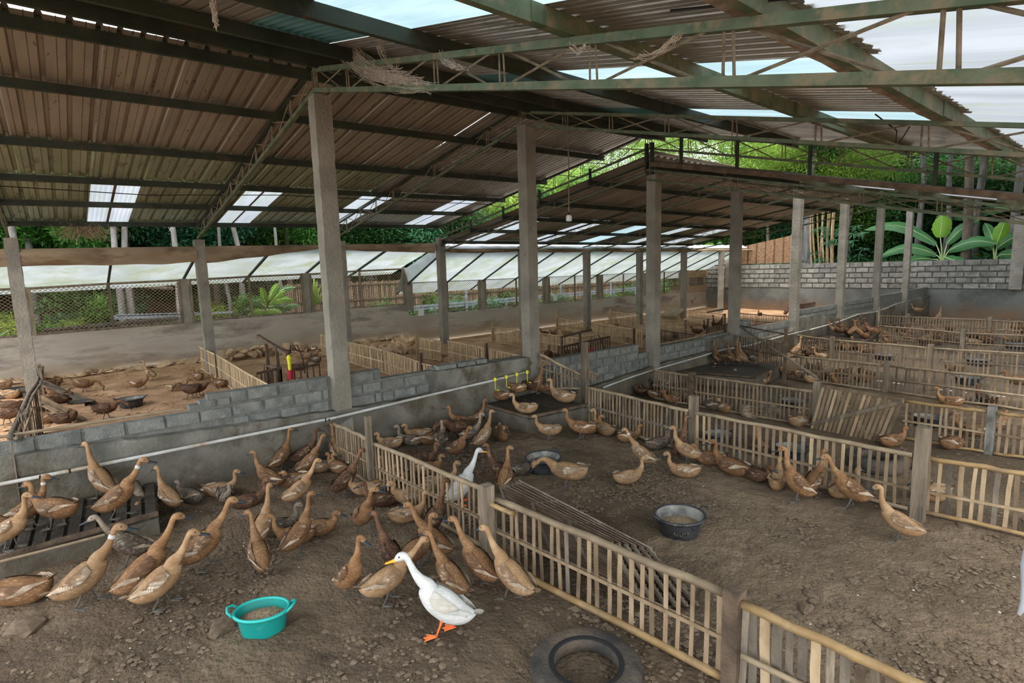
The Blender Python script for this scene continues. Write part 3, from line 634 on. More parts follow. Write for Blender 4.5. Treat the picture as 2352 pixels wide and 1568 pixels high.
tarp(10.3, 31, lambda f: .12+.02*math.sin(30*f), 'narrow brown tarpaulin edge along the farther awning')

# ================================================================== cobwebs, lamp, cables, dry root clump
rw = random.Random(11)
def web(pa, pb, n, sag, spread, lab, r=.0019, jit=.06):
    b = MB(); pa = Vector(pa); pb = Vector(pb)
    for k in range(n):
        o1 = Vector((rw.uniform(-1, 1), 0, rw.uniform(-1, 1)))*spread; o2 = Vector((rw.uniform(-1, 1), 0, rw.uniform(-.3, .3)))*spread*.6
        a = pa.lerp(pb, rw.uniform(0, .25))+o1; c = pa.lerp(pb, rw.uniform(.7, 1))+o2; s = sag*rw.uniform(.6, 1.15); P = []
        for i in range(9):
            f_ = i/8; p = a.lerp(c, f_); p.z -= 4*s*f_*(1-f_)*(1.1-.4*f_); p += Vector((rw.uniform(-1, 1), rw.uniform(-1, 1), rw.uniform(-1, 1)))*jit*.25; P.append(p)
        b.tube(P, r*rw.uniform(.6, 1.6), 3, cap=False)
    return tag(tag(b.build('cobweb', WEB), lab, 'cobweb'), kind='stuff')
Yt = 2.86
web(AY(748, 75, Yt), AY(1004, 208, Yt), 130, .22, .13, 'long dusty cobweb sagging from the ridge to the nearest truss')
web(Vector((-4.5, 1.05, zR1(-4.5, 1)-.05)), Vector((-4.42, 1.05, zR1(-4.4, 1)-.30)), 26, .02, .06, 'brown dusty cobweb clump hanging from the purlin at the upper left')
web(AY(850, 70, Yt), AY(940, 195, Yt), 14, .10, .05, 'cobweb strands hanging down from the green purlin')
web(AY(1010, 120, Yt), AY(1075, 165, Yt), 22, .04, .05, 'cobweb tuft at a crossing of truss rods')
web(AY(1450, 140, Yt), AY(1590, 60, Yt), 14, .05, .015, 'thin cobweb along a diagonal truss rod')
web(AY(1310, 110, Yt), AY(1360, 95, Yt), 10, .04, .03, 'cobweb scraps under the top chord')
pA = AY(1306, 292, 6.47); 
b = MB(); q0 = AX(1303, 255, pA.x); p1 = AY(1304, 292, 7.0); p0 = Vector((p1.x, p1.y, zR1(p1.x, 7)-.05)); zb_ = p1.z-(up(Vector((p1.x, p1.y, 0)), 292)-up(Vector((p1.x, p1.y, 0)), 487))
t = thing('hanging_lamp', (p1.x, p1.y, zb_), 'small white hanging lamp on a long cord between two pillars', 'lamp')
b.tube([p0, (p1.x+.01, p1.y, (p0.z+zb_)/2), (p1.x, p1.y, zb_)], .011, 5); b.build('cord', ROD, t)
b = MB(); b.lathe([(.018, 0), (.02, -.05), (.0, -.05)], (p1.x, p1.y, zb_), 10); b.build('socket', ROPE, t)
b = MB(); b.lathe([(.0, -.04), (.03, -.05), (.052, -.07), (.052, -.15), (.03, -.16), (0, -.16)], (p1.x, p1.y, zb_), 14); b.build('bulb', WHT, t, smooth=True)
def cable(P, r, lab, m=ROPE, name='cable', cat='cable'):
    b = MB(); b.tube(P, r, 5); return tag(b.build(name, m), lab, cat)
cable([(-12.75, -3, zL1(-12.75, -3)-.10), (-12.9, -.5, 4.12), (-12.9, 1.5, 4.10), (-12.8, 4, 4.24), (-12.8, 6.6, 4.27), (-12.9, 10, 4.35)], .009, 'thin black cable sagging along the purlin above the skylights')
cable([AY(1540, 25, 2.93), AY(1700, 8, 2.93), AY(1900, -12, 2.93)], .008, 'black cable clipped along the upper chord of the nearest truss')
cable([AX(1700, 350, -1.9)if 0 else AY(2010, 262, 6.5), AY(2060, 300, 6.5), AY(2055, 345, 6.5), AY(2090, 290, 6.5)], .007, 'loop of wire tied round the second truss at the right')
b = MB(); c = G(240, 540, 3.55)
for k in range(170):
    P = []; p = Vector((-16.05+rw.uniform(-.1, .1), .62+rw.gauss(0, .22), 3.78+rw.uniform(-.06, .03))); d_ = Vector((rw.gauss(0, .3), rw.gauss(.1, .6), -1)).normalized()
    for i in range(6): P.append(p.copy()); p += d_*rw.uniform(.05, .11); d_ = (d_+Vector((rw.gauss(0, .35), rw.gauss(0, .5), rw.gauss(0, .35)))).normalized()
    b.tube(P, .004, 3, cap=False)
tag(tag(b.build('dry_root_clump', ROOT), 'brown tangle of dry roots and cobweb hanging from the left eave', 'root clump'), kind='stuff')

# ================================================================== water pipes
def pipe(P, r, lab, m=PVC):
    b = MB(); b.tube(P, r, 10); t = b.build('water_pipe', m, smooth=True); tag(t, lab, 'pipe', 'white water pipes'); return t
pp = [AX(u, v, -7.12) for u, v in ((-60, 1123), (0, 1112), (150, 1083), (300, 1053), (500, 1013), (765, 960), (1000, 904), (1130, 874), (1212, 853))]
pi1 = pipe(pp, .020, 'long white water pipe along the plastered front of the low wall')
for u, v in ((92, 1095), (160, 1081), (755, 963), (747, 964)):
    c = AX(u, v, -7.12); b = MB(); b.tube([c-Vector((0, .008, 0)), c+Vector((0, .008, 0))], .023, 10); b.build('pipe_joint', ROPE, pi1)
for u, v in ((1137, 872), (1163, 866), (1187, 860), (1211, 855)):
    c = AX(u, v, -7.08); t = thing('yellow_drinker', c, 'yellow drinker hanging from the water pipe, %s one above the wet platform' % {1137: 'leftmost', 1163: 'second', 1187: 'third', 1211: 'rightmost'}[u], 'drinker', 'yellow duck drinkers')
    b = MB(); b.tube([c+Vector((0, 0, -.02)), c+Vector((0, 0, .035))], .024, 8); b.build('clip', YEL, t)
    b = MB(); b.tube([c, c+Vector((0, 0, -.16)), c+Vector((.05, 0, -.17))], .005, 6); b.build('tube', YEL, t)
    b = MB(); b.lathe([(.0, -.185), (.016, -.182), (.022, -.168), (.018, -.168), (.0, -.18)], c+Vector((.05, .02, 0)), 10); b.build('cup', YEL, t)
pp = [AX(u, v, -7.16) for u, v in ((1385, 890), (1440, 869), (1500, 849), (1600, 821), (1660, 803), (1720, 793), (1800, 771), (1860, 757))]
pipe(pp, .019, 'white water pipe of the next pen, passing the third tall pillar')
pipe([AX(u, v, -7.16) for u, v in ((1860, 757), (1920, 741), (1970, 722), (2010, 716), (2035, 708), (2060, 697))], .02, 'curved white water pipe rising to the far platform')
for (u, v, s, lab) in ((967, 716, 1, 'white paper notice hung on the mesh beside the third eave pillar'), (1275, 683, 1, 'white paper notice on the mesh right of the second tall pillar')):
    c = AX(u, v, -18.345); b = MB(); b.box(c, (.012, .24, .30)); t = tag(b.build('paper_notice', WHT), lab, 'notice'); b = MB(); b.box(c+Vector((.012, 0, .15)), (.02, .05, .02)); b.build('clip', ROPE, t)
    for q in range(6): b = MB(); b.box(c+Vector((.008, 0, .09-.035*q)), (.002, .17, .004)); b.build('rule_line', mat('grey_ink', (.45, .46, .48)), t)
# ================================================================== fences of split bamboo
def slat_mesh(w_, m, seed, th=.009):
    r = random.Random(seed); b = MB(); vs = []
    for k in range(4):
        z = k/3; dx = r.uniform(-.004, .004) if 0 < k < 3 else 0
        for x, y in ((-1, -1), (1, -1), (1, 1), (-1, 1)): vs.append((x*w_/2*(1+r.uniform(-.1, .1))+dx, y*th/2, z))
    b.add(vs, [(i*4+k, i*4+(k+1) % 4, (i+1)*4+(k+1) % 4, (i+1)*4+k) for i in range(3) for k in range(4)]+[(3, 2, 1, 0), (12, 13, 14, 15)], m)
    return b.mesh('slat_mesh')
_sl = {}
def slats_of(w_, m):
    k = (w_, m.name)
    if k not in _sl: _sl[k] = [slat_mesh(w_, m, i) for i in range(4)]
    return _sl[k]
def rail_pts(p0, p1, bow=.012, n=7, seed=0):
    p0 = Vector(p0); p1 = Vector(p1); r = random.Random(seed)
    return [p0.lerp(p1, i/(n-1))+Vector((0, r.uniform(-bow, bow), r.uniform(-bow, bow)))*(1 if 0 < i < n-1 else 0) for i in range(n)]
def fence(name, p0, p1, zf, lab, sp=.085, sw=.030, ms=(BAM, BAM, BAMG), rr=.024, railm=POLE, bot=True, mids=(.5,), drop=.02, indiv=True, group=None, lean=0, zb=None, botm=None, botr=None, front=-1, cat='fence'):
    """p0, p1: ends of the top rail in 3D; zf(x,y): floor"""
    p0 = Vector(p0); p1 = Vector(p1); L_ = (p1-p0).to_2d().length; d = (p1-p0); dn = Vector((d.x, d.y, 0)).normalized(); nrm = Vector((-dn.y, dn.x, 0))
    base = Vector((p0.x, p0.y, zf(p0.x, p0.y)))
    t = thing(name, base, lab, cat, group); rot = math.atan2(d.y, d.x); sd = int(abs(p0.x*100)+abs(p1.y*31))
    r = random.Random(sd); n = max(2, int(L_/sp))
    b = MB(); b.tube(rail_pts(p0, p1, .008, 9, sd), [rr*(1+.06*math.sin(i*2.1)) for i in range(9)], 9); b.build('top_rail', railm, t, smooth=True)
    def ends(f):
        a = p0.copy(); c = p1.copy(); za = zb if zb is not None else zf(a.x, a.y); zc = zb if zb is not None else zf(c.x, c.y)
        a.z = za+(p0.z-za)*f; c.z = zc+(p1.z-zc)*f; return a, c
    if bot:
        a, c = ends(.06); b = MB(); b.tube(rail_pts(a-nrm*.02*front*-1, c-nrm*.02*front*-1, .01, 8, sd+1), botr or rr*.85, 8); b.build('bottom_rail', botm or railm, t, smooth=True)
    for f in mids:
        a, c = ends(f)
        for o_ in (.014, -.014): b = MB(); b.beam(a+nrm*o_, c+nrm*o_, .008, .026); b.build('middle_lath', r.choice(ms), t)
    sl = MB()
    for i in range(n):
        f = (i+.5)/n+r.uniform(-.12, .12)/n; p = p0.lerp(p1, f); z0 = (zb if zb is not None else zf(p.x, p.y))+drop+r.uniform(-.015, .02); h = p.z-z0-.004
        m = r.choice(ms); w_ = sw*r.choice((.85, 1, 1, 1.15))
        if indiv:
            me = r.choice(slats_of(round(w_, 3), m)); inst('slat', me, t, (p.x, p.y, z0), (r.uniform(-.015, .015)+lean, r.uniform(-.03, .03), rot+r.uniform(-.05, .05)), (1, 1, h))
        else:
            q = Matrix.Rotation(rot, 3, 'Z'); sl.box((p.x, p.y, z0+h/2), (w_, .009, h), q @ Matrix.Rotation(r.uniform(-.03, .03), 3, 'Y'), m)
    if not indiv: tag(sl.build('slats', None, t), kind='stuff')
    return t
def post(u, vb, vt, lab, w_=.085, m=WOOD, g=None, name='wooden_post', pt=None, z=None, h=None):
    g0 = pt if pt is not None else GG(u, vb)
    hh = h if h else up(g0, vt)
    b = MB(); r = random.Random(int(u)); n = 5; vs = []
    for i in range(n+1):
        for x, y in ((-1, -1), (1, -1), (1, 1), (-1, 1)): vs.append((g0.x+x*w_/2+r.uniform(-.004, .004), g0.y+y*w_/2+r.uniform(-.004, .004), g0.z-.1+(hh+.1)*i/n))
    b.add(vs, [(i*4+k, i*4+(k+1) % 4, (i+1)*4+(k+1) % 4, (i+1)*4+k) for i in range(n) for k in range(4)]+[(3, 2, 1, 0), (n*4, n*4+1, n*4+2, n*4+3)])
    return tag(b.build(name, m), lab, 'post', g)
Z0 = lambda x, y: 0.0
Z1 = lambda x, y: -.25
# --- nearest fence
hF = .56
fence('bamboo_fence_panel', G(768, 973, hF), G(848, 1010, hF), Z0, 'short bamboo fence panel between the nearest tall pillar and the slim post', sp=.055, sw=.022, ms=(BAM, BAM))
fence('bamboo_fence_panel', G(856, 1017, hF), G(1106, 1122, hF), Z0, 'bamboo fence panel in front of the second white duck', sp=.078, sw=.026, ms=(BAM, BAM, BAMP))
fence('bamboo_fence_panel', G(1128, 1142, hF), G(1672, 1366, hF), Z0, 'bamboo fence panel with a stack of dark mats leaning behind it', sp=.088, sw=.029, ms=(BAMG, BAM, BAM), rr=.027, botm=POLEY, botr=.026)
fence('bamboo_fence_panel', G(1698, 1384, hF), G(2330, 1668, hF), Z0, 'nearest fence panel at the bottom right, of mixed grey and yellow boards', sp=.062, sw=.044, ms=(BAMG, BAMP, BAMG, WOOD, WOODB), rr=.026, railm=POLEY, mids=(), drop=.0)
b = MB(); a = G(1702, 1505, .30); c = G(1980, 1640, .25); b.tube([a, c], .018, 8); tag(b.build('bamboo_pole', POLE, smooth=True), 'slanting bamboo pole tied low across the bottom right fence panel', 'pole')
post(855, 1128, 955, 'slim square post with rounded top in the nearest fence', .062)
post(1124, 1292, 1113, 'thick square wooden post at the middle of the nearest fence, wired round', .095)
post(1690, 1600, 1358, 'dark weathered post of the nearest fence at the lower right', .095, WOODB, pt=G(1686, 1378, hF)*Vector((1, 1, 0)) if 0 else Vector((G(1686, 1377, hF).x, G(1686, 1377, hF).y, 0)), h=.625)
b = MB(); b.tube([G(1128, 1158, .54), G(1178, 1180, .53)], .02, 8); tag(b.build('bamboo_stub', POLEY), 'short yellow bamboo stub lashed below the rail by the thick post', 'pole')
# --- second fence
h2 = .58
fence('bamboo_fence_panel', G(1350, 890, h2), G(1580, 943, h2), Z0, 'second fence panel left of its square post, ducks gathered in front', sp=0.064, sw=0.028, ms=(BAM, BAMG, BAM), group=None)
fence('bamboo_fence_panel', G(1598, 948, h2), G(2094, 1045, h2), Z0, 'long second fence panel in front of the big tyre', sp=0.078, sw=0.031, ms=(BAM, BAM, BAMG, BAMP), rr=.024, mids=(.42,))
fence('bamboo_fence_panel', G(2124, 1050, h2), G(2420, 1098, h2), Z0, 'yellowish fence panel at the right edge, second fence', sp=0.078, sw=0.033, ms=(BAM, BAMP, BAMG), rr=.024, railm=POLEY, botm=POLEY, mids=(.42,))
post(1592, 1038, 908, 'square wooden post in the second fence, ducks to its left', .095)
post(2106, 1196, 980, 'thick pale square post of the second fence, tied with black cord', .105)
post(1344, 962, 785, 'tall dark-topped post beside the wet drinking platform', .095, WOOD)
pt_ = GG(1344, 962)
a = AX(1240, 813, -7.12); c = AY(1336, 861, pt_.y); fence('bamboo_fence_panel', a, c, Z0, 'high fence panel behind the drinking platform, between pillar and tall post', sp=0.068, sw=0.026, ms=(BAMG, BAM), zb=.30, bot=True, mids=(.62,), rr=.026)
fence('bamboo_fence_panel', AY(1350, 849, pt_.y+.05), AY(1374, 862, pt_.y+.02), Z0, 'tiny raised piece of fence right of the tall dark-topped post', sp=0.050, sw=0.028, zb=.45, bot=False, mids=(), rr=.02)
# --- third fence, floor one step lower
h3 = .60-.25
fence('bamboo_fence_panel', G(1500, 850, h3), G(1583, 861, h3), Z1, 'third fence, darker short panel starting at the third tall pillar', sp=0.064, sw=0.026, ms=(BAMG, BAM))
fence('bamboo_fence_panel', G(1597, 864, h3), G(1866, 899, h3), Z1, 'third fence, panel behind the broken lump of mud and roots', sp=0.076, sw=0.028, ms=(BAM, BAMG, BAM))
fence('bamboo_fence_panel', G(2076, 921, h3), G(2268, 945, h3), Z1, 'third fence, panel right of the propped slatted gate', sp=0.074, sw=0.031, ms=(BAM, BAM, BAMP), railm=POLEY)
fence('bamboo_fence_panel', G(2290, 948, h3), G(2400, 961, h3), Z1, 'third fence, piece at the right edge beyond the greyish post', sp=0.074, sw=0.031, ms=(BAM, BAM), railm=POLEY)
post(1591, 918, 855, 'grey post of the third fence behind the huddle of resting ducks', .10, WOODB, pt=Vector((G(1590, 862, h3).x, G(1590, 862, h3).y, -.25)), h=.67)
post(1876, 985, 870, 'pale square post to which the slatted gate leans', .09, pt=Vector((G(1876, 899, h3).x, G(1876, 899, h3).y, -.25)), h=.78)
post(2278, 1045, 932, 'flaking whitish-grey post of the third fence near the right edge', .09, mat('flaking_grey_paint', (.12, .115, .10), (.27, .26, .23), scale=12, bump=.4, stretch=(1, 1, .4)), pt=Vector((G(2279, 946, h3).x, G(2279, 946, h3).y, -.25)), h=.68)
# propped gate of slats
gA, gB, gC, gD = AY(1890, 886, 9.25), AY(2076, 918, 9.05), GG(2032, 1021), GG(1862, 987)
t = thing('slatted_gate', gD, 'loose slatted bamboo gate with crossed braces, propped aslant in the third fence', 'gate')
n = 17
for i in range(n):
    f = (i+.2)/(n-.5); a = gD.lerp(gC, f); c = gA.lerp(gB, f); b = MB(); b.beam(a, c, .04, .010, upv=(gC-gD).cross(gA-gD)); b.build('slat', (BAMP, BAM, BAM)[i % 3], t)
for nm, a, c, m, w_ in (('top_rail', gA, gB, BAM, .05), ('bottom_rail', gD, gC, WOODB, .06), ('brace', gD.lerp(gA, .12)+Vector((0, -.03, .02)), gB+Vector((0, -.03, -.02)), WOOD, .05), ('brace', gA.lerp(gB, .15)+Vector((0, .03, 0)), gC.lerp(gD, .2)+Vector((0, .03, 0)), BAMP, .05)):
    b = MB(); b.beam(a, c, w_, .03, upv=(gC-gD).cross(gA-gD)); b.build(nm, m, t)
# --- fourth fence
h4 = .56-.25
fence('bamboo_fence_panel', G(1828, 818, h4), G(2028, 838, h4), Z1, 'fourth fence, panel left of its tall pale post', sp=0.070, sw=0.029, ms=(BAMG, BAM))
fence('bamboo_fence_panel', G(2046, 840, h4), G(2420, 879, h4), Z1, 'fourth fence, long panel running to the right edge, with a second pole at mid height', sp=0.076, sw=0.031, ms=(BAM, BAMG, BAMG), mids=())
b = MB(); b.tube([G(2046, 872, h4-.25), G(2420, 917, h4-.25)], .019, 8); tag(b.build('bamboo_pole', POLE, smooth=True), 'lower bamboo pole of the fourth fence, right of its pale post', 'pole')
post(2037, 905, 818, 'tall pale post of the fourth fence', .09, pt=Vector((G(2037, 839, h4).x, G(2037, 839, h4).y, -.25)), h=.66)
post(1801, 850, 765, 'thin tall post beside the second drinking platform', .06, WOODB, pt=Vector((G(1801, 880, -.25).x, G(1801, 880, -.25).y, -.25)), h=1.25)
q = GG(1801, 880)
fence('bamboo_fence_panel', AX(1688, 770, -7.1), AY(1798, 786, q.y), Z1, 'dark high fence panel behind the second drinking platform', sp=0.068, sw=0.026, ms=(BAMG, WOODB), zb=.1, mids=(.45,), bot=False)
b = MB(); b.tube([AX(1700, 750, -6.9), AY(1875, 866, q.y-.5)], .028, 8); tag(b.build('bamboo_pole', WOOD, smooth=True), 'long slanting pole leaning over the second drinking platform', 'pole')
b = MB(); b.tube([AX(1700, 748, -7.0), AY(1806, 768, q.y)], .02, 7); tag(b.build('bamboo_pole', WOODB, smooth=True), 'thin crooked stick lashed on top of the post by the second platform', 'pole')
# --- fifth to seventh
h5 = .57-.25
fence('bamboo_fence_panel', G(1826, 769, h5), G(1906, 780, h5), Z1, 'fifth fence, short panel starting at the fifth tall pillar', sp=0.072, sw=0.028, ms=(BAMG, BAM))
fence('bamboo_fence_panel', G(1919, 781, h5), G(2130, 799, h5), Z1, 'fifth fence, middle panel', sp=0.076, sw=0.028, ms=(BAM, BAMG))
fence('bamboo_fence_panel', G(2146, 800, h5), G(2400, 815, h5), Z1, 'fifth fence, right panel in front of two black basins', sp=0.076, sw=0.029, ms=(BAM, BAMG))
b = MB(); b.tube([G(2174, 829, h5-.3), G(2400, 846, h5-.3)], .018, 8); tag(b.build('bamboo_pole', POLE, smooth=True), 'thin lower pole across the right panel of the fifth fence', 'pole')
for u, v, hh, lab in ((1912, 781, .66, 'post of the fifth fence near the fifth tall pillar'), (2138, 799, .66, 'post of the fifth fence at its middle')):
    g_ = G(u, v, h5); post(u, 0, 0, lab, .10, pt=Vector((g_.x, g_.y, -.25)), h=hh)
fence('bamboo_fence_panel', G(2022, 748, h5), G(2206, 764, h5), Z1, 'sixth fence, left panel', sp=0.076, sw=0.029, ms=(BAMG, BAM), indiv=False)
fence('bamboo_fence_panel', G(2220, 765, h5), G(2400, 773, h5), Z1, 'sixth fence, right panel at the picture edge', sp=0.076, sw=0.029, ms=(BAM, BAMG), indiv=False)
fence('bamboo_fence_panel', G(2022, 725, h5), G(2084, 728, h5), Z1, 'seventh fence, farthest, left of its thin post', sp=0.080, sw=0.031, ms=(BAMG, BAM), indiv=False)
fence('bamboo_fence_panel', G(2088, 728, h5), G(2268, 735, h5), Z1, 'seventh fence, farthest, middle panel', sp=0.084, sw=0.032, ms=(BAM, BAM), indiv=False)
fence('bamboo_fence_panel', G(2278, 736, h5), G(2400, 741, h5), Z1, 'seventh fence, farthest, sunlit piece at the right edge', sp=0.084, sw=0.032, ms=(BAMP, BAM), indiv=False)
for u, v, lab in ((2213, 764, 'post of the sixth fence'), (2274, 735, 'pale post of the seventh fence in front of the block wall'), (2086, 727, 'thin post at the left of the seventh fence')):
    g_ = G(u, v, h5); post(u, 0, 0, lab, .11, pt=Vector((g_.x, g_.y, -.25)), h=.68)
g_ = G(2018, 745, -.25+.5); post(2018, 0, 0, 'tall slim post between the sixth fence and the far platform', .05, pt=Vector((g_.x, g_.y, -.25)), h=1.1)
# --- left pens
BAMS = mat('sunlit_bamboo', (.42, .30, .175), (.58, .44, .275), scale=8, rough=.75, bump=.2, bscale=60, stretch=(1, 1, .25), rnd=.22)  # brighter copy of the bamboo, sunlight painted into its colour
LK = dict(sp=.062, sw=.024, railm=BAMS, ms=(BAMS, BAMS, BAMP), rr=.018)
pA = AY(92, 838, -.52); P = [AY(u, v, -.52+.12*math.sin(u)) for u, v in ((90, 838), (92, 858), (84, 880), (66, 905), (50, 940), (36, 972), (22, 1004))]
t = thing('curved_bamboo_fence', (P[0].x, P[0].y, 0), 'buckled fence of thin split bamboo at the left edge, curving like a snake', 'fence')
b = MB(); b.tube(P, .028, 8); b.build('top_rail', BAMG, t, smooth=True); b = MB(); b.tube([p+Vector((.03, .05, -.015)) for p in P], .02, 6); b.build('top_rail', BAMG, t, smooth=True)
n = 62
for i in range(n):
    f = i/(n-1)*(len(P)-1); k = min(len(P)-2, int(f)); p = P[k].lerp(P[k+1], f-k)
    inst('slat', R.choice(slats_of(.05, BAMG)), t, (p.x, p.y, 0), (R.uniform(-.03, .03), R.uniform(-.03, .03), R.uniform(-.3, .3)), (1, 1, max(.1, p.z)))
post(62, 925, 872, 'dark stake beside the first eave pillar', .05, WOODB, pt=Vector((AY(64, 925, -.6).x, -.62, 0)), h=.62)
b = MB(); pa = AY(52, 1000, -.5); b.tube([AY(76, 935, -.5), AY(52, 1000, -.48)], .014, 6); tag(b.build('thin_stake', BAM), 'thin stick slanting against the buckled fence', 'stick')
def plank(a, c, w_, lab, m, split=5):
    a = Vector(a); c = Vector(c); t = thing('split_bamboo_board', a, lab, 'board'); d_ = (c-a).normalized(); s = Vector((0, 0, 1)).cross(d_).normalized()
    for k in range(split):
        o_ = s*((k-(split-1)/2)*w_/split); b = MB(); b.beam(a+o_, c+o_*(1.02)+Vector((0, 0, R.uniform(-.01, .01))), w_/split*.86, .012); b.build('strip', m, t)
plank(G(80, 912, .42), GG(185, 968)+Vector((0, 0, .02)), .24, 'pale board of split bamboo propped in the corner of the left pen, nearer one', BAM)
plank(G(96, 878, .42), GG(198, 922)+Vector((0, 0, .03)), .20, 'dark board of split bamboo propped in the left pen, farther one', BAMG)
fence('bamboo_fence_panel', G(458, 796, .62), G(492, 813, .62), Z0, 'small bit of fence between outer wall and second eave pillar', **LK)
fence('bamboo_fence_panel', G(497, 815, .60), (-7.62, G(585, 871, .60).y-.05, .60), Z0, 'left-hand fence right of the second eave pillar', **LK)
fence('bamboo_fence_panel', G(735, 768, .60), G(752, 775, .60), Z0, 'stub of fence just visible left of the nearest tall pillar', **LK)
fence('bamboo_fence_panel', G(800, 786, .58), G(880, 804, .58), Z0, 'curving fence from the third eave pillar, first piece', **LK)
fence('bamboo_fence_panel', G(881, 804, .58), G(964, 832, .58), Z0, 'left-pen fence up to the dark post, second piece', **LK)
fence('bamboo_fence_panel', G(970, 835, .56), (-7.62, G(1010, 846, .56).y, .56), Z0, 'left-pen fence piece ending behind the low block wall', **LK)
fence('bamboo_fence_panel', G(956, 775, .58), G(1012, 783, .58), Z0, 'short fence piece left of the fourth eave pillar', **LK)
fence('bamboo_fence_panel', G(1028, 783, .58), G(1112, 799, .58), Z0, 'left-pen fence right of the fourth eave pillar up to a dark post', **LK)
fence('bamboo_fence_panel', G(1122, 801, .57), (-7.62, G(1208, 824, .57).y, .57), Z0, 'left-pen fence between dark post and second tall pillar', **LK)
for u, vt, vb, lab, m, hh in ((957, 762, 0, 'slim pale post at the start of the fence by the fourth eave pillar', BAMP, .72), (967, 785, 0, 'dark wooden stake in the middle of the left fences', WOODB, .78), (1117, 790, 0, 'dark wooden stake right of the fourth eave pillar', WOODB, .70)):
    g_ = {957: G(957, 776, .58), 967: G(967, 833, .57), 1117: G(1117, 800, .57)}[u]; post(u, 0, 0, lab, .06, m, pt=Vector((g_.x, g_.y, 0)), h=hh)
fl = -.25
for (a, c, lab, ind) in (((1128, 751), (1198, 760), 'fence piece with pale slats left of the second tall pillar', True), ((1224, 763), (1330, 777), 'pale fence right of the second tall pillar, lower left pen', True), ((1276, 730), (1345, 741), 'fence piece left of the fifth eave pillar', True),
                         ((1362, 741), (1478, 760), 'long pale fence right of the fifth eave pillar', True), ((1397, 715), (1468, 724), 'far pale fence before the sixth eave pillar', False), ((1508, 733), (1580, 740), 'pale fence right of the third tall pillar', False),
                         ((1507, 706), (1570, 711), 'farthest pale fence near the corner', False), ((1582, 713), (1665, 722), 'far fence under the hanging bird', False), ((1506, 757), (1596, 768), 'dark fence close behind the block wall', False), ((1695, 719), (1812, 727), 'dark far fence between two tall pillars', False)):
    g0, g1 = G(*a, fl+.57), G(*c, fl+.57); k = dict(LK); k['indiv'] = ind
    if 'dark' in lab: k['ms'] = (BAMG, WOODB); k['railm'] = WOODB
    fence('bamboo_fence_panel', g0, g1, Z1, lab, **k)
for (u, v, h, lab) in ((1132, 751, .74, 'pale post at the outer end of the fence left of the second tall pillar'), (1279, 731, .95, 'tall pale post carrying the second white notice'), (1402, 716, .72, 'small post of the far pale fence'), (1456, 757, .62, 'dark stake above the block wall left of the third tall pillar'), (1575, 738, .62, 'dark stake in the pale fence right of the third tall pillar')):
    g_ = G(u, v, fl+.57); post(u, 0, 0, lab, .06, WOODB if 'dark' in lab else BAMP, pt=Vector((g_.x, g_.y, -.25)), h=h)

# ================================================================== little guard frames round the hanging feeders
def guard(name, pts, h, lab, m=WOODB, sp=.11, z0=0.0, topw=.045, group=None, zt=None):
    t = thing(name, (pts[0][0], pts[0][1], z0), lab, 'frame', group)
    for a, c in zip(pts[:-1], pts[1:]):
        a = Vector((*a, z0)); c = Vector((*c, z0)); up_ = Vector((0, 0, h)); b = MB(); b.beam(a+up_, c+up_, topw, topw); b.build('top_bar', m, t)
        n = max(2, int((c-a).length/sp))
        for i in range(n+1): p = a.lerp(c, i/n); b = MB(); b.beam(p+Vector((0, 0, .02)), p+up_, .035, .02, upv=(0, 1, 0)); b.build('bar', m, t)
    return t
gxy = lambda u, v, z: (lambda p: (p.x, p.y))(G(u, v, z))
guard('feeder_guard', [gxy(588, 858, .62), gxy(645, 845, .62), gxy(606, 838, .62)], .62, 'dark slatted feeder guard behind the broken block, left part')
guard('feeder_guard', [gxy(660, 850, .60), gxy(733, 836, .60)], .60, 'dark slatted feeder rail, right of the red and yellow feeder', sp=.14)
ga = gxy(617, 850, .5); gb = gxy(640, 858, .5)
t = thing('wooden_gallows', (ga[0], ga[1], 0), 'dark wooden frame with a slanting crossbar holding the feeder', 'frame')
for q_, h in ((ga, 1.10), (gb, 1.08)): b = MB(); b.box((q_[0], q_[1], h/2), (.06, .06, h)); b.build('upright', WOODB, t)
b = MB(); b.beam((ga[0]-.2, ga[1]-.1, 1.22), (gb[0]+.35, gb[1]+.10, .92), .07, .07); b.build('crossbar', WOODB, t)
fc = Vector((gb[0]+.42, gb[1]+.10, 0)); t = thing('hanging_feeder', (fc.x, fc.y, .5), 'red and yellow plastic feeder hanging on a curved black hose', 'feeder')
b = MB(); b.lathe([(0, .42), (.05, .43), (.06, .60), (.05, .62), (0, .62)], fc, 12); b.build('red_body', RED, t); b = MB(); b.lathe([(0, .62), (.03, .62), (.035, .80), (.05, .86), (.02, .92), (0, .92)], fc, 12); b.build('yellow_body', YEL, t)
b = MB(); b.tube([fc+Vector((0, 0, .92)), fc+Vector((.04, .04, 1.1)), fc+Vector((.16, .12, 1.12)), fc+Vector((.24, .18, .9)), fc+Vector((.26, .2, .55))], .011, 6); b.build('hose', ROPE, t)
pz = G(1285, 800, .35)
guard('feeder_guard', [gxy(1283, 798, .35), gxy(1400, 773, .35)], .60, 'dark slatted feeder guard right of the second tall pillar', z0=-.25, sp=.13)
t = thing('wooden_gallows', (pz.x, pz.y, -.25), 'dark wooden frame above the feeder guard right of the second tall pillar', 'frame')
for u, v in ((1290, 800), (1332, 791)): q_ = gxy(u, v, .35); b = MB(); b.box((q_[0], q_[1], .20), (.05, .05, .9)); b.build('upright', WOODB, t)
q1 = gxy(1288, 797, .35); q2 = gxy(1358, 781, .35); b = MB(); b.beam((*q1, .62), (*q2, .66), .06, .05); b.build('crossbar', WOODB, t)
fc = Vector((*gxy(1357, 790, .35), 0)); t = thing('hanging_feeder', (fc.x, fc.y, .1), 'small dark-red feeder on a black hose right of the second tall pillar', 'feeder')
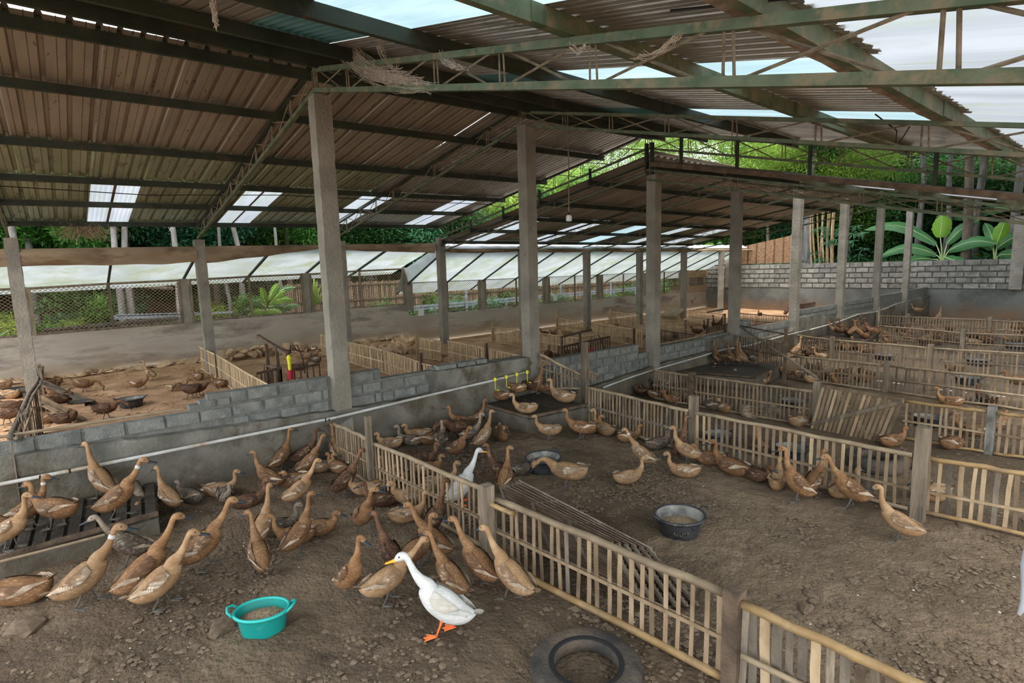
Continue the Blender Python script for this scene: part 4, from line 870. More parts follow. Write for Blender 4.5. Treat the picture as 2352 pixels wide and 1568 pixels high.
b = MB(); b.lathe([(0, .02), (.06, .03), (.065, .22), (0, .24)], fc, 12); b.build('red_body', RED, t); b = MB(); b.tube([fc+Vector((0, 0, .24)), fc+Vector((.0, .02, .55)), fc+Vector((.15, .15, .6)), fc+Vector((.3, .3, .1))], .011, 6); b.build('hose', ROPE, t)
guard('feeder_guard', [gxy(1622, 752, .35), gxy(1672, 742, .35)], .57, 'dark slatted frame left of the fourth tall pillar', z0=-.25, sp=.12)
b = MB(); b.box((*gxy(1626, 735, .6), .2), (.05, .05, .9)); b.box((*gxy(1665, 728, .6), .25), (.05, .05, .95)); b.beam((*gxy(1624, 717, .62), .62), (*gxy(1672, 712, .62), .68), .05, .05); tag(b.build('wooden_gallows', WOODB), 'dark wooden frame left of the fourth tall pillar', 'frame')
guard('feeder_guard', [gxy(1834, 700, .5), gxy(1872, 694, .5)], .75, 'far dark slatted frame between the fifth and sixth tall pillars', z0=-.25, sp=.13)
b = MB(); c0 = G(1545, 722, .1); b.box(c0+Vector((0, 0, .10)), (.9, .9, .03), Matrix.Rotation(.35, 3, 'X')); b.box(c0+Vector((0, -.3, -.1)), (.85, .03, .25)); tag(b.build('nest_box', BAMP), 'pale plank nest box with a slanting lid in the far left pen', 'box')

# ================================================================== drinking platforms
def platform(c4, z1, z0, lab, nsl=16, across=True, m=WOODD):
    """c4: four corners (x,y): front-left, front-right, back-right, back-left"""
    P = [Vector((x, y, 0)) for x, y in c4]; t = thing('drinking_platform', (P[0].x, P[0].y, z0), lab, 'platform')
    b = MB(); vs = [(p.x, p.y, z0-.05) for p in P]+[(p.x, p.y, z1-.04) for p in P]
    b.add(vs, [(4, 5, 6, 7), (0, 1, 5, 4), (1, 2, 6, 5), (2, 3, 7, 6), (3, 0, 4, 7)]); b.build('concrete_base', PLAS, t)
    for i in range(nsl):
        f = (i+.5)/nsl; a = P[0].lerp(P[3], f); c = P[1].lerp(P[2], f); w_ = (P[3]-P[0]).length/nsl*.72
        b = MB(); b.beam(a+Vector((0, 0, z1-.01)), c+Vector((0, 0, z1-.01+R.uniform(-.004, .004))), w_, .02); b.build('slat', m, t)
    for f in (.02, .5, .98):
        a = P[0].lerp(P[1], f); c = P[3].lerp(P[2], f); b = MB(); b.beam(a+Vector((0, 0, z1-.035)), c+Vector((0, 0, z1-.035)), .05, .03); b.build('joist', m, t)
    b = MB(); b.beam(P[0]+Vector((0, -.01, z1)), P[1]+Vector((0, -.01, z1)), .05, .035); b.build('edge_board', WOODB, t)
    b = MB(); b.beam(P[1]+Vector((.01, 0, z1)), P[2]+Vector((.01, 0, z1)), .05, .035); b.build('edge_board', WOODB, t)
    return t
xy = lambda u, v, z: (lambda p: (p.x, p.y))(G(u, v, z))
c_fr = xy(1214, 957, .27)
platform([(-7.16, 5.25), c_fr, (c_fr[0]+.12, 6.42), (-7.16, 6.52)], .27, 0, 'wet black slatted drinking platform on a concrete base, ducks standing on it', 15)
platform([(-7.16, -1.5), (-6.02, -1.5), (-6.16, .52), (-7.16, .62)], .22, 0, 'dark slatted platform at the left edge under the water pipe', 17)
platform([(-7.16, 10.9), xy(1735, 866, .02), xy(1797, 838, .02), (-7.14, 12.9)], .02, -.25, 'second drinking platform in shade, a row of brown ducks on it', 14)
platform([(-7.16, 17.3), xy(1990, 782, .02), xy(2018, 764, .02), (-7.16, 19.3)], .02, -.25, 'third drinking platform, crowded with dark ducks', 10)
b = MB(); a = G(322, 1128, .24); c = G(338, 1168, .05); b.tube([G(310, 1110, .28), G(322, 1140, .2), G(335, 1178, .03)], .045, 9); tag(b.build('bamboo_log', WOOD, smooth=True), 'thick short bamboo pole at the right end of the left platform', 'pole')
b = MB(); a = G(-30, 1352, .05); b.tube([G(-40, 1300, .25), G(240, 1228, .20)], .012, 7); tag(b.build('thin_bamboo_pole', POLE), 'thin bamboo pole along the front edge of the left platform', 'pole')
t = thing('small_slatted_frame', GG(5, 1190), 'pale slatted wooden frame cut by the left edge, beside the ducks', 'frame')
for (p, q_) in (((-6, 1133), (32, 1124)), ((2, 1135), (8, 1195)), ((20, 1128), (34, 1190))):
    b = MB(); b.beam(G(*p, .42 if p[1] < 1140 else .42), (G(*q_, .42) if q_[1] < 1130 else Vector((G(*p, .42).x, G(*p, .42).y, .02))), .045, .02); b.build('bar', BAM, t)

# ================================================================== basins, tyres, mats
def basin(c, rx, ry, h, rz, lab, m=BLK, inm=BLKD, rimm=None, feed=None, handles=True, water=False, txt=None, base=.78, group=None):
    t = thing('feed_basin', c, lab, 'basin', group, rz); n = 40
    def loc(o): o.parent = t; return o
    def mk(nm, prof, mm, n_=n, smooth=True, fx=1):
        b = MB(); b.lathe(prof, (0, 0, 0), n_, rx, ry, mm); me = b.mesh(nm, None, smooth); o = bpy.data.objects.new(nm, me); col.objects.link(o); o.parent = t; return o
    b = MB(); b.lathe([(base-.02, 0), (base, .005), (base+.03, .03), (.90, h*.72), (.95, h-.012)], (0, 0, 0), n, rx, ry, m); b.add([(rx*(base-.02)*math.cos(2*PI*k/n), ry*(base-.02)*math.sin(2*PI*k/n), 0) for k in range(n)], [tuple(range(n))[::-1]], m)
    o = bpy.data.objects.new('body', b.mesh('body', None, True)); col.objects.link(o); o.parent = t
    mk('inside', [(.93, h-.004), (.88, h*.78), (.86, h*.74), (base+.01, .035), (base-.05, .018), (0, .014)], inm)
    mk('rim', [(.93, h-.014), (1.03, h-.02), (1.06, h-.008), (1.02, h+.004), (.95, h+.003), (.925, h-.006)], rimm or m)
    if feed:
        b = MB(); K = 10; vs = [(0, 0, feed+.035)]; nn = 36
        for i in range(1, K+1):
            for k in range(nn):
                a = 2*PI*k/nn; rr = i/K*(base+.10); z = feed+.035*(1-(i/K)**1.6)+.008*noise.noise(Vector((rr*9*math.cos(a), rr*9*math.sin(a), 2)))
                vs.append((rx*rr*math.cos(a), ry*rr*math.sin(a), z))
        b.add(vs, [(0, 1+k, 1+(k+1) % nn) for k in range(nn)]+[(1+(i-1)*nn+k, 1+i*nn+k, 1+i*nn+(k+1) % nn, 1+(i-1)*nn+(k+1) % nn) for i in range(1, K) for k in range(nn)], GRAIN)
        o = bpy.data.objects.new('feed', b.mesh('feed', None, True)); col.objects.link(o); o.parent = t
    if water: mk('water', [(.84, h*.62), (0, h*.62)], mat('basin_water', (.10, .10, .09), (.2, .19, .165), scale=5, rough=.08, spec=.6))
    if handles:
        for s in (1, -1):
            b = MB(); P = [(s*rx*.98, -.055, h-.01), (s*(rx*1.06+.018), -.045, h+.02), (s*(rx*1.08+.03), 0, h+.03), (s*(rx*1.06+.018), .045, h+.02), (s*rx*.98, .055, h-.01)]
            b.tube(P, .009, 6, rimm or m); o = bpy.data.objects.new('handle', b.mesh('handle', None, True)); col.objects.link(o); o.parent = t
    if txt:
        cu = bpy.data.curves.new('embossed_text', 'FONT'); cu.body = txt; cu.size = .05; cu.extrude = .003; cu.align_x = 'CENTER'; to = bpy.data.objects.new('tmp', cu); col.objects.link(to)
        dg = bpy.context.evaluated_depsgraph_get(); me = bpy.data.meshes.new_from_object(to.evaluated_get(dg)); bpy.data.objects.remove(to)
        ang = math.atan2(-c.y, -c.x)-rz+.10
        for v in me.vertices:
            a = ang+v.co.x/(rx*.84); z = h*.30+v.co.y; q_ = base+.03+(.90-base-.03)*(z-.03)/(h*.72-.03); e = v.co.z+.0035
            v.co = Vector(((rx*q_+e)*math.cos(a), (ry*q_+e)*math.sin(a), z))
        me.materials.append(mat('worn_grey_lettering', (.17, .17, .12), (.05, .05, .045), scale=60, lo=.45, hi=.55)); o = bpy.data.objects.new('embossed_lettering', me); col.objects.link(o); o.parent = t
    return t
cR = math.atan2(_r.y, _r.x)
basin(G(606, 1448), .185, .138, .170, cR+.12, 'oval teal plastic basin heaped with pale grain in the foreground pen', TEAL, TEAL, TEALR, feed=.105)
basin(G(1561, 1224), .235, .215, .19, cR+.25, 'round black basin with grain and lettering on its side, in the open pen', feed=.09, txt='AEUTE', base=.74)
basin(G(1248, 1080), .235, .215, .18, cR+.9, 'black basin of murky water with a duck leaning over its rim', water=True)
BK = dict(handles=True, water=True)
for u, v, lab, s, rz in ((1818, 1048, 'black basin behind the second fence, left of the tyre', .2, 0), (1650, 1015, 'black basin half hidden behind the square post of the second fence', .2, 1), (1822, 935, 'black basin behind the third fence beside the pale post', .2, .4), (2130, 975, 'black basin behind the panel right of the slatted gate', .2, .2),
                         (2222, 880, 'black basin behind the fourth fence', .22, 0), (2245, 838, 'black basin behind the fifth fence, right part', .22, 0), (2030, 826, 'black basin behind the fifth fence, middle part', .22, 0), (2140, 781, 'black basin behind the sixth fence, left', .22, 0), (2330, 800, 'black basin behind the sixth fence, right edge', .22, 0)):
    basin(GG(u, v), s*1.12, s*1.05, .15, rz, lab, **BK)
basin(GG(302, 932), .235, .22, .16, cR+.5, 'black basin alone on the sunlit earth of the left pen', water=True)
def tyre(c, r1, w_, lab, rot=(0, 0, 0), z=None, part=1.0):
    t = thing('car_tyre', c, lab, 'tyre'); t.rotation_euler = rot; n = 56; K = 14; r2 = r1*.57
    prof = []
    for i in range(K):
        a = 2*PI*i/K; q = (abs(math.cos(a))**.75)*math.copysign(1, math.cos(a)); s_ = (abs(math.sin(a))**.6)*math.copysign(1, math.sin(a))
        prof.append(((r1+r2)/2+(r1-r2)/2*q, w_/2+w_/2*s_))
    b = MB(); vs = []; nn = int(n*part)
    for k in range(nn+(0 if part == 1 else 1)):
        a = 2*PI*k/n
        for i, (r_, z_) in enumerate(prof):
            tread = (.006 if (k % 2) and r_ > r1*.93 else 0); vs.append(((r_-tread)*math.cos(a), (r_-tread)*math.sin(a), z_+(.0 if r_ < r1*.9 else 0)))
    K_ = nn if part == 1 else nn
    b.add(vs, [(k*K+i, ((k+1) % n if part == 1 else k+1)*K+i, ((k+1) % n if part == 1 else k+1)*K+(i+1) % K, k*K+(i+1) % K) for k in range(K_) for i in range(K)], TYRE)
    o = bpy.data.objects.new('carcass', b.mesh('carcass', None, True)); col.objects.link(o); o.parent = t
    b = MB(); b.lathe([(r2*1.0, w_*.93), (r2*1.10, w_*1.0), (r2*1.16, w_*.97)], (0, 0, 0), n, 1, 1, mat('worn_black_rubber', (.02, .02, .02), rough=.5))
    if part == 1: o = bpy.data.objects.new('bead', b.mesh('bead', None, True)); col.objects.link(o); o.parent = t
    return t
tyre(G(1347, 1556), .345, .12, 'old car tyre lying flat, cut by the bottom edge of the picture')
tyre(G(2010, 1073), .34, .17, 'old tyre lying behind the second fence beside the black basin')
tyre(GG(28, 908), .44, .14, 'dusty tyre in the left pen, cut by the left edge')
tyre(GG(172, 935), .34, .10, 'piece of old tyre under the propped boards, left pen', rot=(0, 0, .9), part=.42)
# stack of dark mats leaning behind the nearest fence
q0 = G(1140, 1122, .52); q1 = G(1390, 1245, .50); 
t = thing('stack_of_bamboo_mats', (q0.x, q0.y, 0), 'stack of dark split-bamboo mats leaning against the back of the nearest fence', 'mats')
for k in range(6):
    o_ = Vector((.02*k, .035*k+.05, .0)); A = Vector((q0.x+.02*k, q0.y+.04+.030*k, .53+.008*k)); B = Vector((q1.x+.05+.045*k, q1.y+.03+.030*k, .51-.004*k)); A0 = Vector((A.x+.06, A.y+.14+.03*k, .03)); B0 = Vector((B.x+.22, B.y+.14+.03*k, .03))
    for j in range(15):
        f = j/14; b = MB(); b.beam(A0.lerp(A, f), B0.lerp(B, f), .022, .011, upv=(B-A).cross(A0-A)); b.build('lath', BAMG if k == 5 and j > 12 else WOODB, t)
    for f in (.02, .34, .67, .985):
        b = MB(); b.beam(A0.lerp(B0, f)+Vector((0, -.012, 0)), A.lerp(B, f)+Vector((0, -.012, 0)), .03, .012, upv=(0, 1, 0)); b.build('cross_strip', BAMG, t)
# lump of mud and roots by the third fence
t = tag(inst('root_lump', blob('root_lump_mesh', 33, mat('root_lump', (.10, .07, .045), (.30, .23, .16), scale=9, bump=1.0, bscale=16, stretch=(1, 1, 3)), .34, .16, .15, 3, .5), None, GG(1745, 953)+Vector((0, 0, .03)), (0, 0, YAW+.1)), 'ragged lump of mud and roots lying before the third fence', 'lump')

# ================================================================== rubble footing along the outer wall
t = thing('stone_footing', (-18.2, 3, 0), 'row of rough orange-brown stones along the foot of the outer wall', 'stones')
y = -3.2
while y < 9.9:
    s = R.uniform(.10, .20); inst('stone', R.choice(STN), t, (-18.15+R.uniform(-.08, .1), y, .04+R.uniform(-.02, .02)), (R.uniform(-.3, .3), R.uniform(-.3, .3), R.random()*6), (s*1.3, s*1.1, s*.75)); y += s*1.5
for k in range(34):
    s = R.uniform(.10, .2); inst('stone', R.choice(STN), t, (-18.0+R.uniform(-.1, .6), R.uniform(3.6, 6.0), .08+R.random()*.18), (R.random(), R.random(), R.random()*6), (s, s, s*.7))
t = thing('rubble_bank', (-17, 9.2, 0), 'heap of pale rough stones shoring up the step in the left pens', 'stones')
for k in range(58):
    f = R.random(); s = R.uniform(.13, .26); u = 812+f*135; v = 826-f*18+R.uniform(-30, 0)*(.4+.6*f); zz = (1-(v-(826-f*18-30))/30)
    p = G(u, v, max(.02, .42*zz*f+.03)); 
    if p.x < -18.1: p.x = -18.1
    inst('stone', R.choice(STN), t, p, (R.random(), R.random(), R.random()*6), (s, s*.9, s*.8))
for k in range(10):
    g_ = GG(1010+R.uniform(-28, 38), 822+R.uniform(-6, 8)); s = R.uniform(.08, .16); inst('stone', R.choice(STN), t, g_+Vector((0, 0, s*.3)), (R.random(), R.random(), R.random()*6), (s, s, s*.7))
# ================================================================== ducks
def plumage(name, c_dark, c_mid, c_light, spk=.5, scale=80, lo=.45, hi=.60):
    m = bpy.data.materials.new(name); m.use_nodes = True; nt = m.node_tree; L = nt.links.new; b = nt.nodes['Principled BSDF']
    b.inputs['Roughness'].default_value = .8; b.inputs['Specular IOR Level'].default_value = .2
    tc = N(nt, 'ShaderNodeTexCoord'); oi = N(nt, 'ShaderNodeObjectInfo'); at = N(nt, 'ShaderNodeAttribute'); at.attribute_name = 'zone'
    ad = N(nt, 'ShaderNodeVectorMath', operation='MULTIPLY_ADD'); cb = N(nt, 'ShaderNodeCombineXYZ')
    for i in range(3): L(oi.outputs['Random'], cb.inputs[i])
    ad.inputs[1].default_value = (17, 29, 11); L(cb.outputs[0], ad.inputs[0]); L(tc.outputs['Object'], ad.inputs[2])
    mp = N(nt, 'ShaderNodeMapping'); mp.inputs['Scale'].default_value = (.38, 1, 1); L(ad.outputs[0], mp.inputs[0])
    vo = N(nt, 'ShaderNodeTexVoronoi'); vo.inputs['Scale'].default_value = scale; L(mp.outputs[0], vo.inputs[0])
    no = N(nt, 'ShaderNodeTexNoise'); no.inputs['Scale'].default_value = 9; no.inputs['Detail'].default_value = 5; L(ad.outputs[0], no.inputs[0])
    m1 = N(nt, 'ShaderNodeMix', data_type='RGBA'); m1.inputs[6].default_value = (*c_mid, 1); m1.inputs[7].default_value = (*c_light, 1)
    r1 = N(nt, 'ShaderNodeMapRange'); r1.inputs[1].default_value = lo; r1.inputs[2].default_value = hi; L(no.outputs[0], r1.inputs[0]); L(r1.outputs[0], m1.inputs[0])
    r2 = N(nt, 'ShaderNodeMapRange'); r2.inputs[1].default_value = .10; r2.inputs[2].default_value = .55; r2.inputs[3].default_value = 0; r2.inputs[4].default_value = spk; L(vo.outputs['Distance'], r2.inputs[0])
    mu = N(nt, 'ShaderNodeMath', operation='MULTIPLY'); L(r2.outputs[0], mu.inputs[0]); L(at.outputs['Fac'], mu.inputs[1])
    m2 = N(nt, 'ShaderNodeMix', data_type='RGBA'); m2.inputs[7].default_value = (*c_dark, 1); L(m1.outputs[2], m2.inputs[6]); L(mu.outputs[0], m2.inputs[0])
    hs = N(nt, 'ShaderNodeHueSaturation'); rr = N(nt, 'ShaderNodeMapRange'); rr.inputs[3].default_value = .86; rr.inputs[4].default_value = 1.16; L(oi.outputs['Random'], rr.inputs[0]); L(rr.outputs[0], hs.inputs['Value']); L(m2.outputs[2], hs.inputs['Color']); L(hs.outputs[0], b.inputs['Base Color'])
    bu = N(nt, 'ShaderNodeBump'); bu.inputs['Strength'].default_value = .45; bu.inputs['Distance'].default_value = .006; L(vo.outputs['Distance'], bu.inputs['Height']); L(bu.outputs[0], b.inputs['Normal'])
    return m
PL = {'brown': plumage('brown_plumage', (.095, .046, .020), (.235, .122, .055), (.32, .185, .092), .66),
      'tan': plumage('tan_plumage', (.155, .088, .042), (.315, .188, .095), (.41, .27, .15), .5),
      'dark': plumage('dark_brown_plumage', (.030, .016, .010), (.14, .070, .038), (.23, .12, .065), .8),
      'grey': plumage('grey_speckled_plumage', (.07, .052, .038), (.22, .175, .13), (.32, .265, .205), .95),
      'white': plumage('white_plumage', (.42, .40, .35), (.52, .52, .50), (.60, .60, .58), .3)}
WG = {'brown': plumage('brown_wing', (.09, .048, .026), (.21, .122, .065), (.44, .32, .21), .85, 42, .50, .55), 'tan': plumage('tan_wing', (.12, .07, .038), (.28, .18, .105), (.54, .45, .34), .7, 42, .50, .55),
      'dark': plumage('dark_wing', (.03, .018, .012), (.15, .085, .05), (.34, .22, .13), .8, 42, .52, .58), 'grey': plumage('grey_wing', (.07, .052, .038), (.20, .165, .125), (.42, .37, .30), .9, 42, .52, .58),
      'white': plumage('white_wing', (.42, .36, .26), (.58, .55, .49), (.66, .64, .60), .5, 42)}
QUILL = mat('cream_quill', (.28, .19, .12), (.52, .43, .32), scale=14, rough=.8, rnd=.25)
BILL = mat('slate_bill', (.020, .028, .038), (.042, .056, .072), scale=8, rough=.45); BILLO = mat('orange_bill', (.80, .36, .03), (.86, .45, .05), scale=9, rough=.45)
LEGD = mat('dark_grey_leg', (.075, .065, .055), (.13, .115, .095), scale=20, rough=.8); LEGO = mat('orange_leg', (.75, .13, .03), (.82, .20, .05), scale=10, rough=.6)
EYE = mat('dark_eye', (.006, .005, .004), rough=.15, spec=.7)

def crom(P, n):
    out = []
    for i in range(len(P)-1):
        p0 = P[max(0, i-1)]; p1 = P[i]; p2 = P[i+1]; p3 = P[min(len(P)-1, i+2)]
        for k in range(n):
            t = k/n; out.append([.5*((2*b)+(-a+c)*t+(2*a-5*b+4*c-d)*t*t+(-a+3*b-3*c+d)*t**3) for a, b, c, d in zip(p0, p1, p2, p3)])
    out.append(list(P[-1])); return out
BODY = [(-.222, .062, .012, .008), (-.198, .040, .042, .034), (-.152, .010, .066, .066), (-.085, -.006, .083, .088), (-.010, -.004, .087, .093), (.060, .000, .081, .086), (.112, .014, .062, .068), (.148, .040, .047, .050)]
def duck_meshes(pose):
    """pose: pitch (deg), neck points relative to the neck root in (forward, side, up), head yaw (deg), hip height"""
    pt = math.radians(pose['pitch']); ca, sa = math.cos(pt), math.sin(pt); hip = pose['hip']; bulge = 1.0
    P = []
    for x, z, ry, rz in BODY: P.append((x*ca-z*sa, 0, hip+x*sa+z*ca, ry, rz))
    nr = Vector(P[-1][:3]); rad = [.033, .0235, .0195, .0205]
    for (dx, dy, dz), r in zip(pose['neck'], rad): P.append((nr.x+dx, dy, nr.z+dz, r, r*1.05))
    hy = math.radians(pose.get('hyaw', 0)); hp = math.radians(pose.get('hpitch', -8)); hd = Vector((math.cos(hy)*math.cos(hp), math.sin(hy)*math.cos(hp), math.sin(hp)))
    h0 = Vector(P[-1][:3]); up_ = Vector((0, 0, 1)); 
    if abs(hd.z) > .8: up_ = Vector((math.cos(hy), math.sin(hy), 0))*(1 if hd.z < 0 else -1)
    hu = (up_-hd*up_.dot(hd)).normalized()
    for f, u_, r1, r2 in ((.016, .016, .0265, .0275), (.038, .016, .0275, .029), (.060, .006, .021, .022), (.073, .000, .0145, .014)): q = h0+hd*f+hu*u_; P.append((q.x, q.y, q.z, r1, r2))
    S_ = crom(P, 4); n = 14; vs = []; zone = []; pu = None
    nb = (len(BODY)-1)*4
    for i, s in enumerate(S_):
        a = Vector(S_[max(0, i-1)][:3]); c = Vector(S_[min(len(S_)-1, i+1)][:3]); t = (c-a).normalized()
        if pu is None: pu = Vector((0, 1, 0))
        pu = (pu-t*pu.dot(t)).normalized(); q = t.cross(pu)
        ry = max(.002, s[3]); rz = max(.002, s[4])
        for k in range(n):
            an = 2*PI*k/n; sn = math.sin(an); low = 1.08 if (q*sn).z < 0 and i < nb else 1
            vs.append(Vector(s[:3])+pu*math.cos(an)*ry+q*sn*rz*low); zone.append(1.0 if i < nb-3 else (.75 if i < nb+6 else .30))
    fs = [(i*n+k, i*n+(k+1) % n, (i+1)*n+(k+1) % n, (i+1)*n+k) for i in range(len(S_)-1) for k in range(n)]+[tuple(range(n))[::-1], tuple((len(S_)-1)*n+k for k in range(n))]
    def fin(nm, b, sm=True, z=None):
        me = b.mesh(nm, None, sm); at = me.attributes.new('zone', 'FLOAT', 'POINT'); vals = z if z else [1.0]*len(me.vertices)
        at.data.foreach_set('value', vals); return me
    b = MB(); b.add(vs, fs); out = {'body': fin('body', b, True, zone)}
    # pale ring round the middle of the neck
    ri = len(S_)-1-16-5; q_ = S_[ri]; rv = []
    for di in (-1, 0, 1):
        s_ = S_[ri+di]
        for k in range(n): c_ = Vector(s_[:3]); rv.append(c_+(vs[(ri+di)*n+k]-c_)*1.09)
    b = MB(); b.add(rv, [(i*n+k, i*n+(k+1) % n, (i+1)*n+(k+1) % n, (i+1)*n+k) for i in range(2) for k in range(n)]); out['ring'] = fin('neck_ring', b)
    # bill
    b = MB(); e = h0+hd*.068+hu*(-.002); sd = hd.cross(hu); K = 7; prof = [(0, .0165, .0160), (.014, .0150, .0140), (.034, .0140, .0095), (.054, .0160, .0065), (.070, .0145, .0055), (.079, .006, .003)]
    bv = []
    for f, w_, h in prof:
        for k in range(8): an = 2*PI*k/8; bv.append(e+hd*f+hu*(-f*.16)+sd*math.cos(an)*w_+hu*math.sin(an)*h)
    b.add(bv, [(i*8+k, i*8+(k+1) % 8, (i+1)*8+(k+1) % 8, (i+1)*8+k) for i in range(5) for k in range(8)]+[tuple(40+k for k in range(8))]); out['bill'] = fin('bill', b)
    b = MB()
    for s in (1, -1):
        c = h0+hd*.040+hu*.026+sd*s*.0245
        b.lathe([(.0001, -.006), (.0045, -.004), (.006, 0), (.0045, .004), (.0001, .006)], c, 8)
    out['eye'] = fin('eye', b)
    # wings: shells lying on the flanks with stepped feather edges
    R3 = Matrix.Rotation(-pt, 3, 'Y'); hipv = Vector((0, 0, hip)); wl = pose.get('wing', 1.0)
    for s, nm in ((1, 'wing_l'), (-1, 'wing_r')):
        b = MB(); wv = []; nx, nz = 12, 6
        for i in range(nx+1):
            f = i/nx; x = .095-.240*f; zt = .068-.020*f+.01*math.sin(PI*f); zb = .010-.040*math.sin(PI*min(1, f*1.15))*(1-f*.3)+.045*f
            if i == nx: zt = .045; zb = .040
            for j in range(nz+1):
                g = j/nz; z = zb+(zt-zb)*g
                # radius of the body at x
                xb = max(-.2, min(.14, x)); 
                for (x0, z0, ry0, rz0), (x1, z1, ry1, rz1) in zip(BODY[:-1], BODY[1:]):
                    if x0 <= xb <= x1: t_ = (xb-x0)/(x1-x0); ry = ry0+(ry1-ry0)*t_; rz = rz0+(rz1-rz0)*t_; zc = z0+(z1-z0)*t_; break
                dz = max(-.98, min(.98, (z-zc)/max(rz, .01))); y = ry*math.sqrt(1-dz*dz)*1.0+.009+.010*math.sin(PI*min(1, f*1.3+.1))
                y = max(y, .018+.028*(1-f)); step = .004*((i*2+j) % 2)
                wv.append(hipv+R3 @ Vector((x-(.014*((j) % 3) if f > .6 else 0), s*(y+step), z)))
        F_ = [(i*(nz+1)+j, (i+1)*(nz+1)+j, (i+1)*(nz+1)+j+1, i*(nz+1)+j+1) for i in range(nx) for j in range(nz)]
        b.add(wv, [q[::s] for q in F_]); out[nm] = fin(nm, b, True)
        b = MB()
        for k in range(6):                         # long flight feathers, pale shafts
            z = .012+.010*k; x0 = -.040-.012*k; x1 = x0-.085-.008*k
            A = hipv+R3 @ Vector((x0, s*(.094-.003*k+.010), z)); B = hipv+R3 @ Vector((x1, s*(.046-.004*k), z+.020-.003*k)); w_ = Vector((0, 0, .0085)); mid = A.lerp(B, .6)+Vector((0, s*.012, 0))
            b.add([A-w_, mid-w_*1.1, B, mid+w_*1.1, A+w_], [(0, 1, 3, 4), (1, 2, 3)])
        out[nm+'_q'] = fin('flight_feathers', b, False)
    # tail fan
    b = MB()
    for k in range(9):
        a = (k-4)/4*.42; r0 = Vector((-.185, 0, .046)); d_ = Vector((-math.cos(a), math.sin(a)*.8, .62+.15*(1-abs(k-4)/4))).normalized(); sd_ = Vector((math.sin(a), math.cos(a), 0)); Ln = .095*(1-.12*abs(k-4)/4)
        A = [r0+sd_*.008, r0-sd_*.008, r0+d_*Ln*.7-sd_*.013, r0+d_*Ln, r0+d_*Ln*.7+sd_*.013]; up2 = Vector((0, 0, .0035*(k % 2)))
        b.add([hipv+R3 @ (q+up2) for q in A], [(0, 1, 2, 3, 4)])
    out['tail'] = fin('tail', b, False)
    if pose.get('legs', True):
        for s, nm, st in ((1, 'leg_l', pose.get('stride', .03)), (-1, 'leg_r', -pose.get('stride', .03))):
            b = MB(); A = Vector((-.012, s*.045, hip-.060)); B = Vector((-.004+st*.3, s*.047, hip*.42)); C = Vector((st-.01, s*.048, .012))
            b.tube([A, B.lerp(A, .4), B, C.lerp(B, .5), C], [.022, .013, .0075, .0065, .007], 7); out[nm] = fin('leg', b)
            b = MB(); T = [C+Vector((.070, s*.034, -.008)), C+Vector((.082, 0, -.008)), C+Vector((.066, -s*.032, -.008))]; hh = C+Vector((-.012, 0, -.002))
            b.add([C+Vector((0, 0, .010)), T[0], (T[0]+T[1])/2-Vector((.010, 0, 0)), T[1], (T[1]+T[2])/2-Vector((.010, 0, 0)), T[2], hh], [(0, 1, 2), (0, 2, 3), (0, 3, 4), (0, 4, 5), (0, 6, 1), (0, 5, 6)])
            for q in T: b.tube([C+Vector((0, 0, .006)), q+Vector((0, 0, .003))], .0045, 4)
            out[nm+'_f'] = fin('webbed_foot', b, False)
    zs = [v.z for v in vs]; out['_h'] = max(zs); out['_hip'] = hip
    return out
POSE = {
 'stand': dict(pitch=28, hip=.225, neck=[(.030, 0, .045), (.048, 0, .105), (.052, 0, .165), (.056, 0, .205)]),
 'up': dict(pitch=46, hip=.235, neck=[(.028, 0, .055), (.045, 0, .125), (.052, 0, .185), (.060, 0, .225)]),
 'walk': dict(pitch=36, hip=.225, stride=.055, neck=[(.045, 0, .045), (.080, 0, .100), (.105, 0, .155), (.122, 0, .190)]),
 'lean': dict(pitch=20, hip=.215, stride=.05, neck=[(.055, 0, .035), (.105, 0, .075), (.145, 0, .115), (.170, 0, .140)]),
 'low': dict(pitch=6, hip=.205, neck=[(.040, 0, .035), (.058, 0, .085), (.055, 0, .130), (.060, 0, .160)]),
 'down': dict(pitch=2, hip=.205, hpitch=-48, neck=[(.055, 0, .040), (.105, 0, .055), (.150, 0, .035), (.175, 0, .005)]),
 'feed': dict(pitch=-8, hip=.205, hpitch=-70, neck=[(.055, 0, .010), (.105, 0, -.02), (.140, 0, -.065), (.155, 0, -.105)]),
 'lie': dict(pitch=4, hip=.098, legs=False, neck=[(.035, 0, .040), (.048, 0, .090), (.044, 0, .135), (.050, 0, .165)]),
 'rest': dict(pitch=2, hip=.096, legs=False, neck=[(.030, 0, .030), (.030, 0, .062), (.020, 0, .088), (.026, 0, .100)]),
 'tuck': dict(pitch=0, hip=.096, legs=False, hyaw=165, hpitch=-25, neck=[(.012, .03, .034), (-.010, .045, .060), (-.035, .050, .075), (-.055, .045, .078)]),
 'preen': dict(pitch=14, hip=.21, hyaw=150, hpitch=-45, neck=[(.040, .035, .040), (.035, .075, .075), (.000, .095, .075), (-.030, .09, .050)]),
}
_dm = {}
def dmesh(pose, hyaw):
    k = (pose, hyaw)
    if k not in _dm:
        q = dict(POSE[pose]); q['hyaw'] = q.get('hyaw', 0)+hyaw; _dm[k] = duck_meshes(q)
    return _dm[k]
_mv = {}
def withmat(me, m):
    k = (me.name, m.name)
    if k not in _mv: c = me.copy(); c.materials.clear(); c.materials.append(m); _mv[k] = c
    return _mv[k]
NDK = [0]
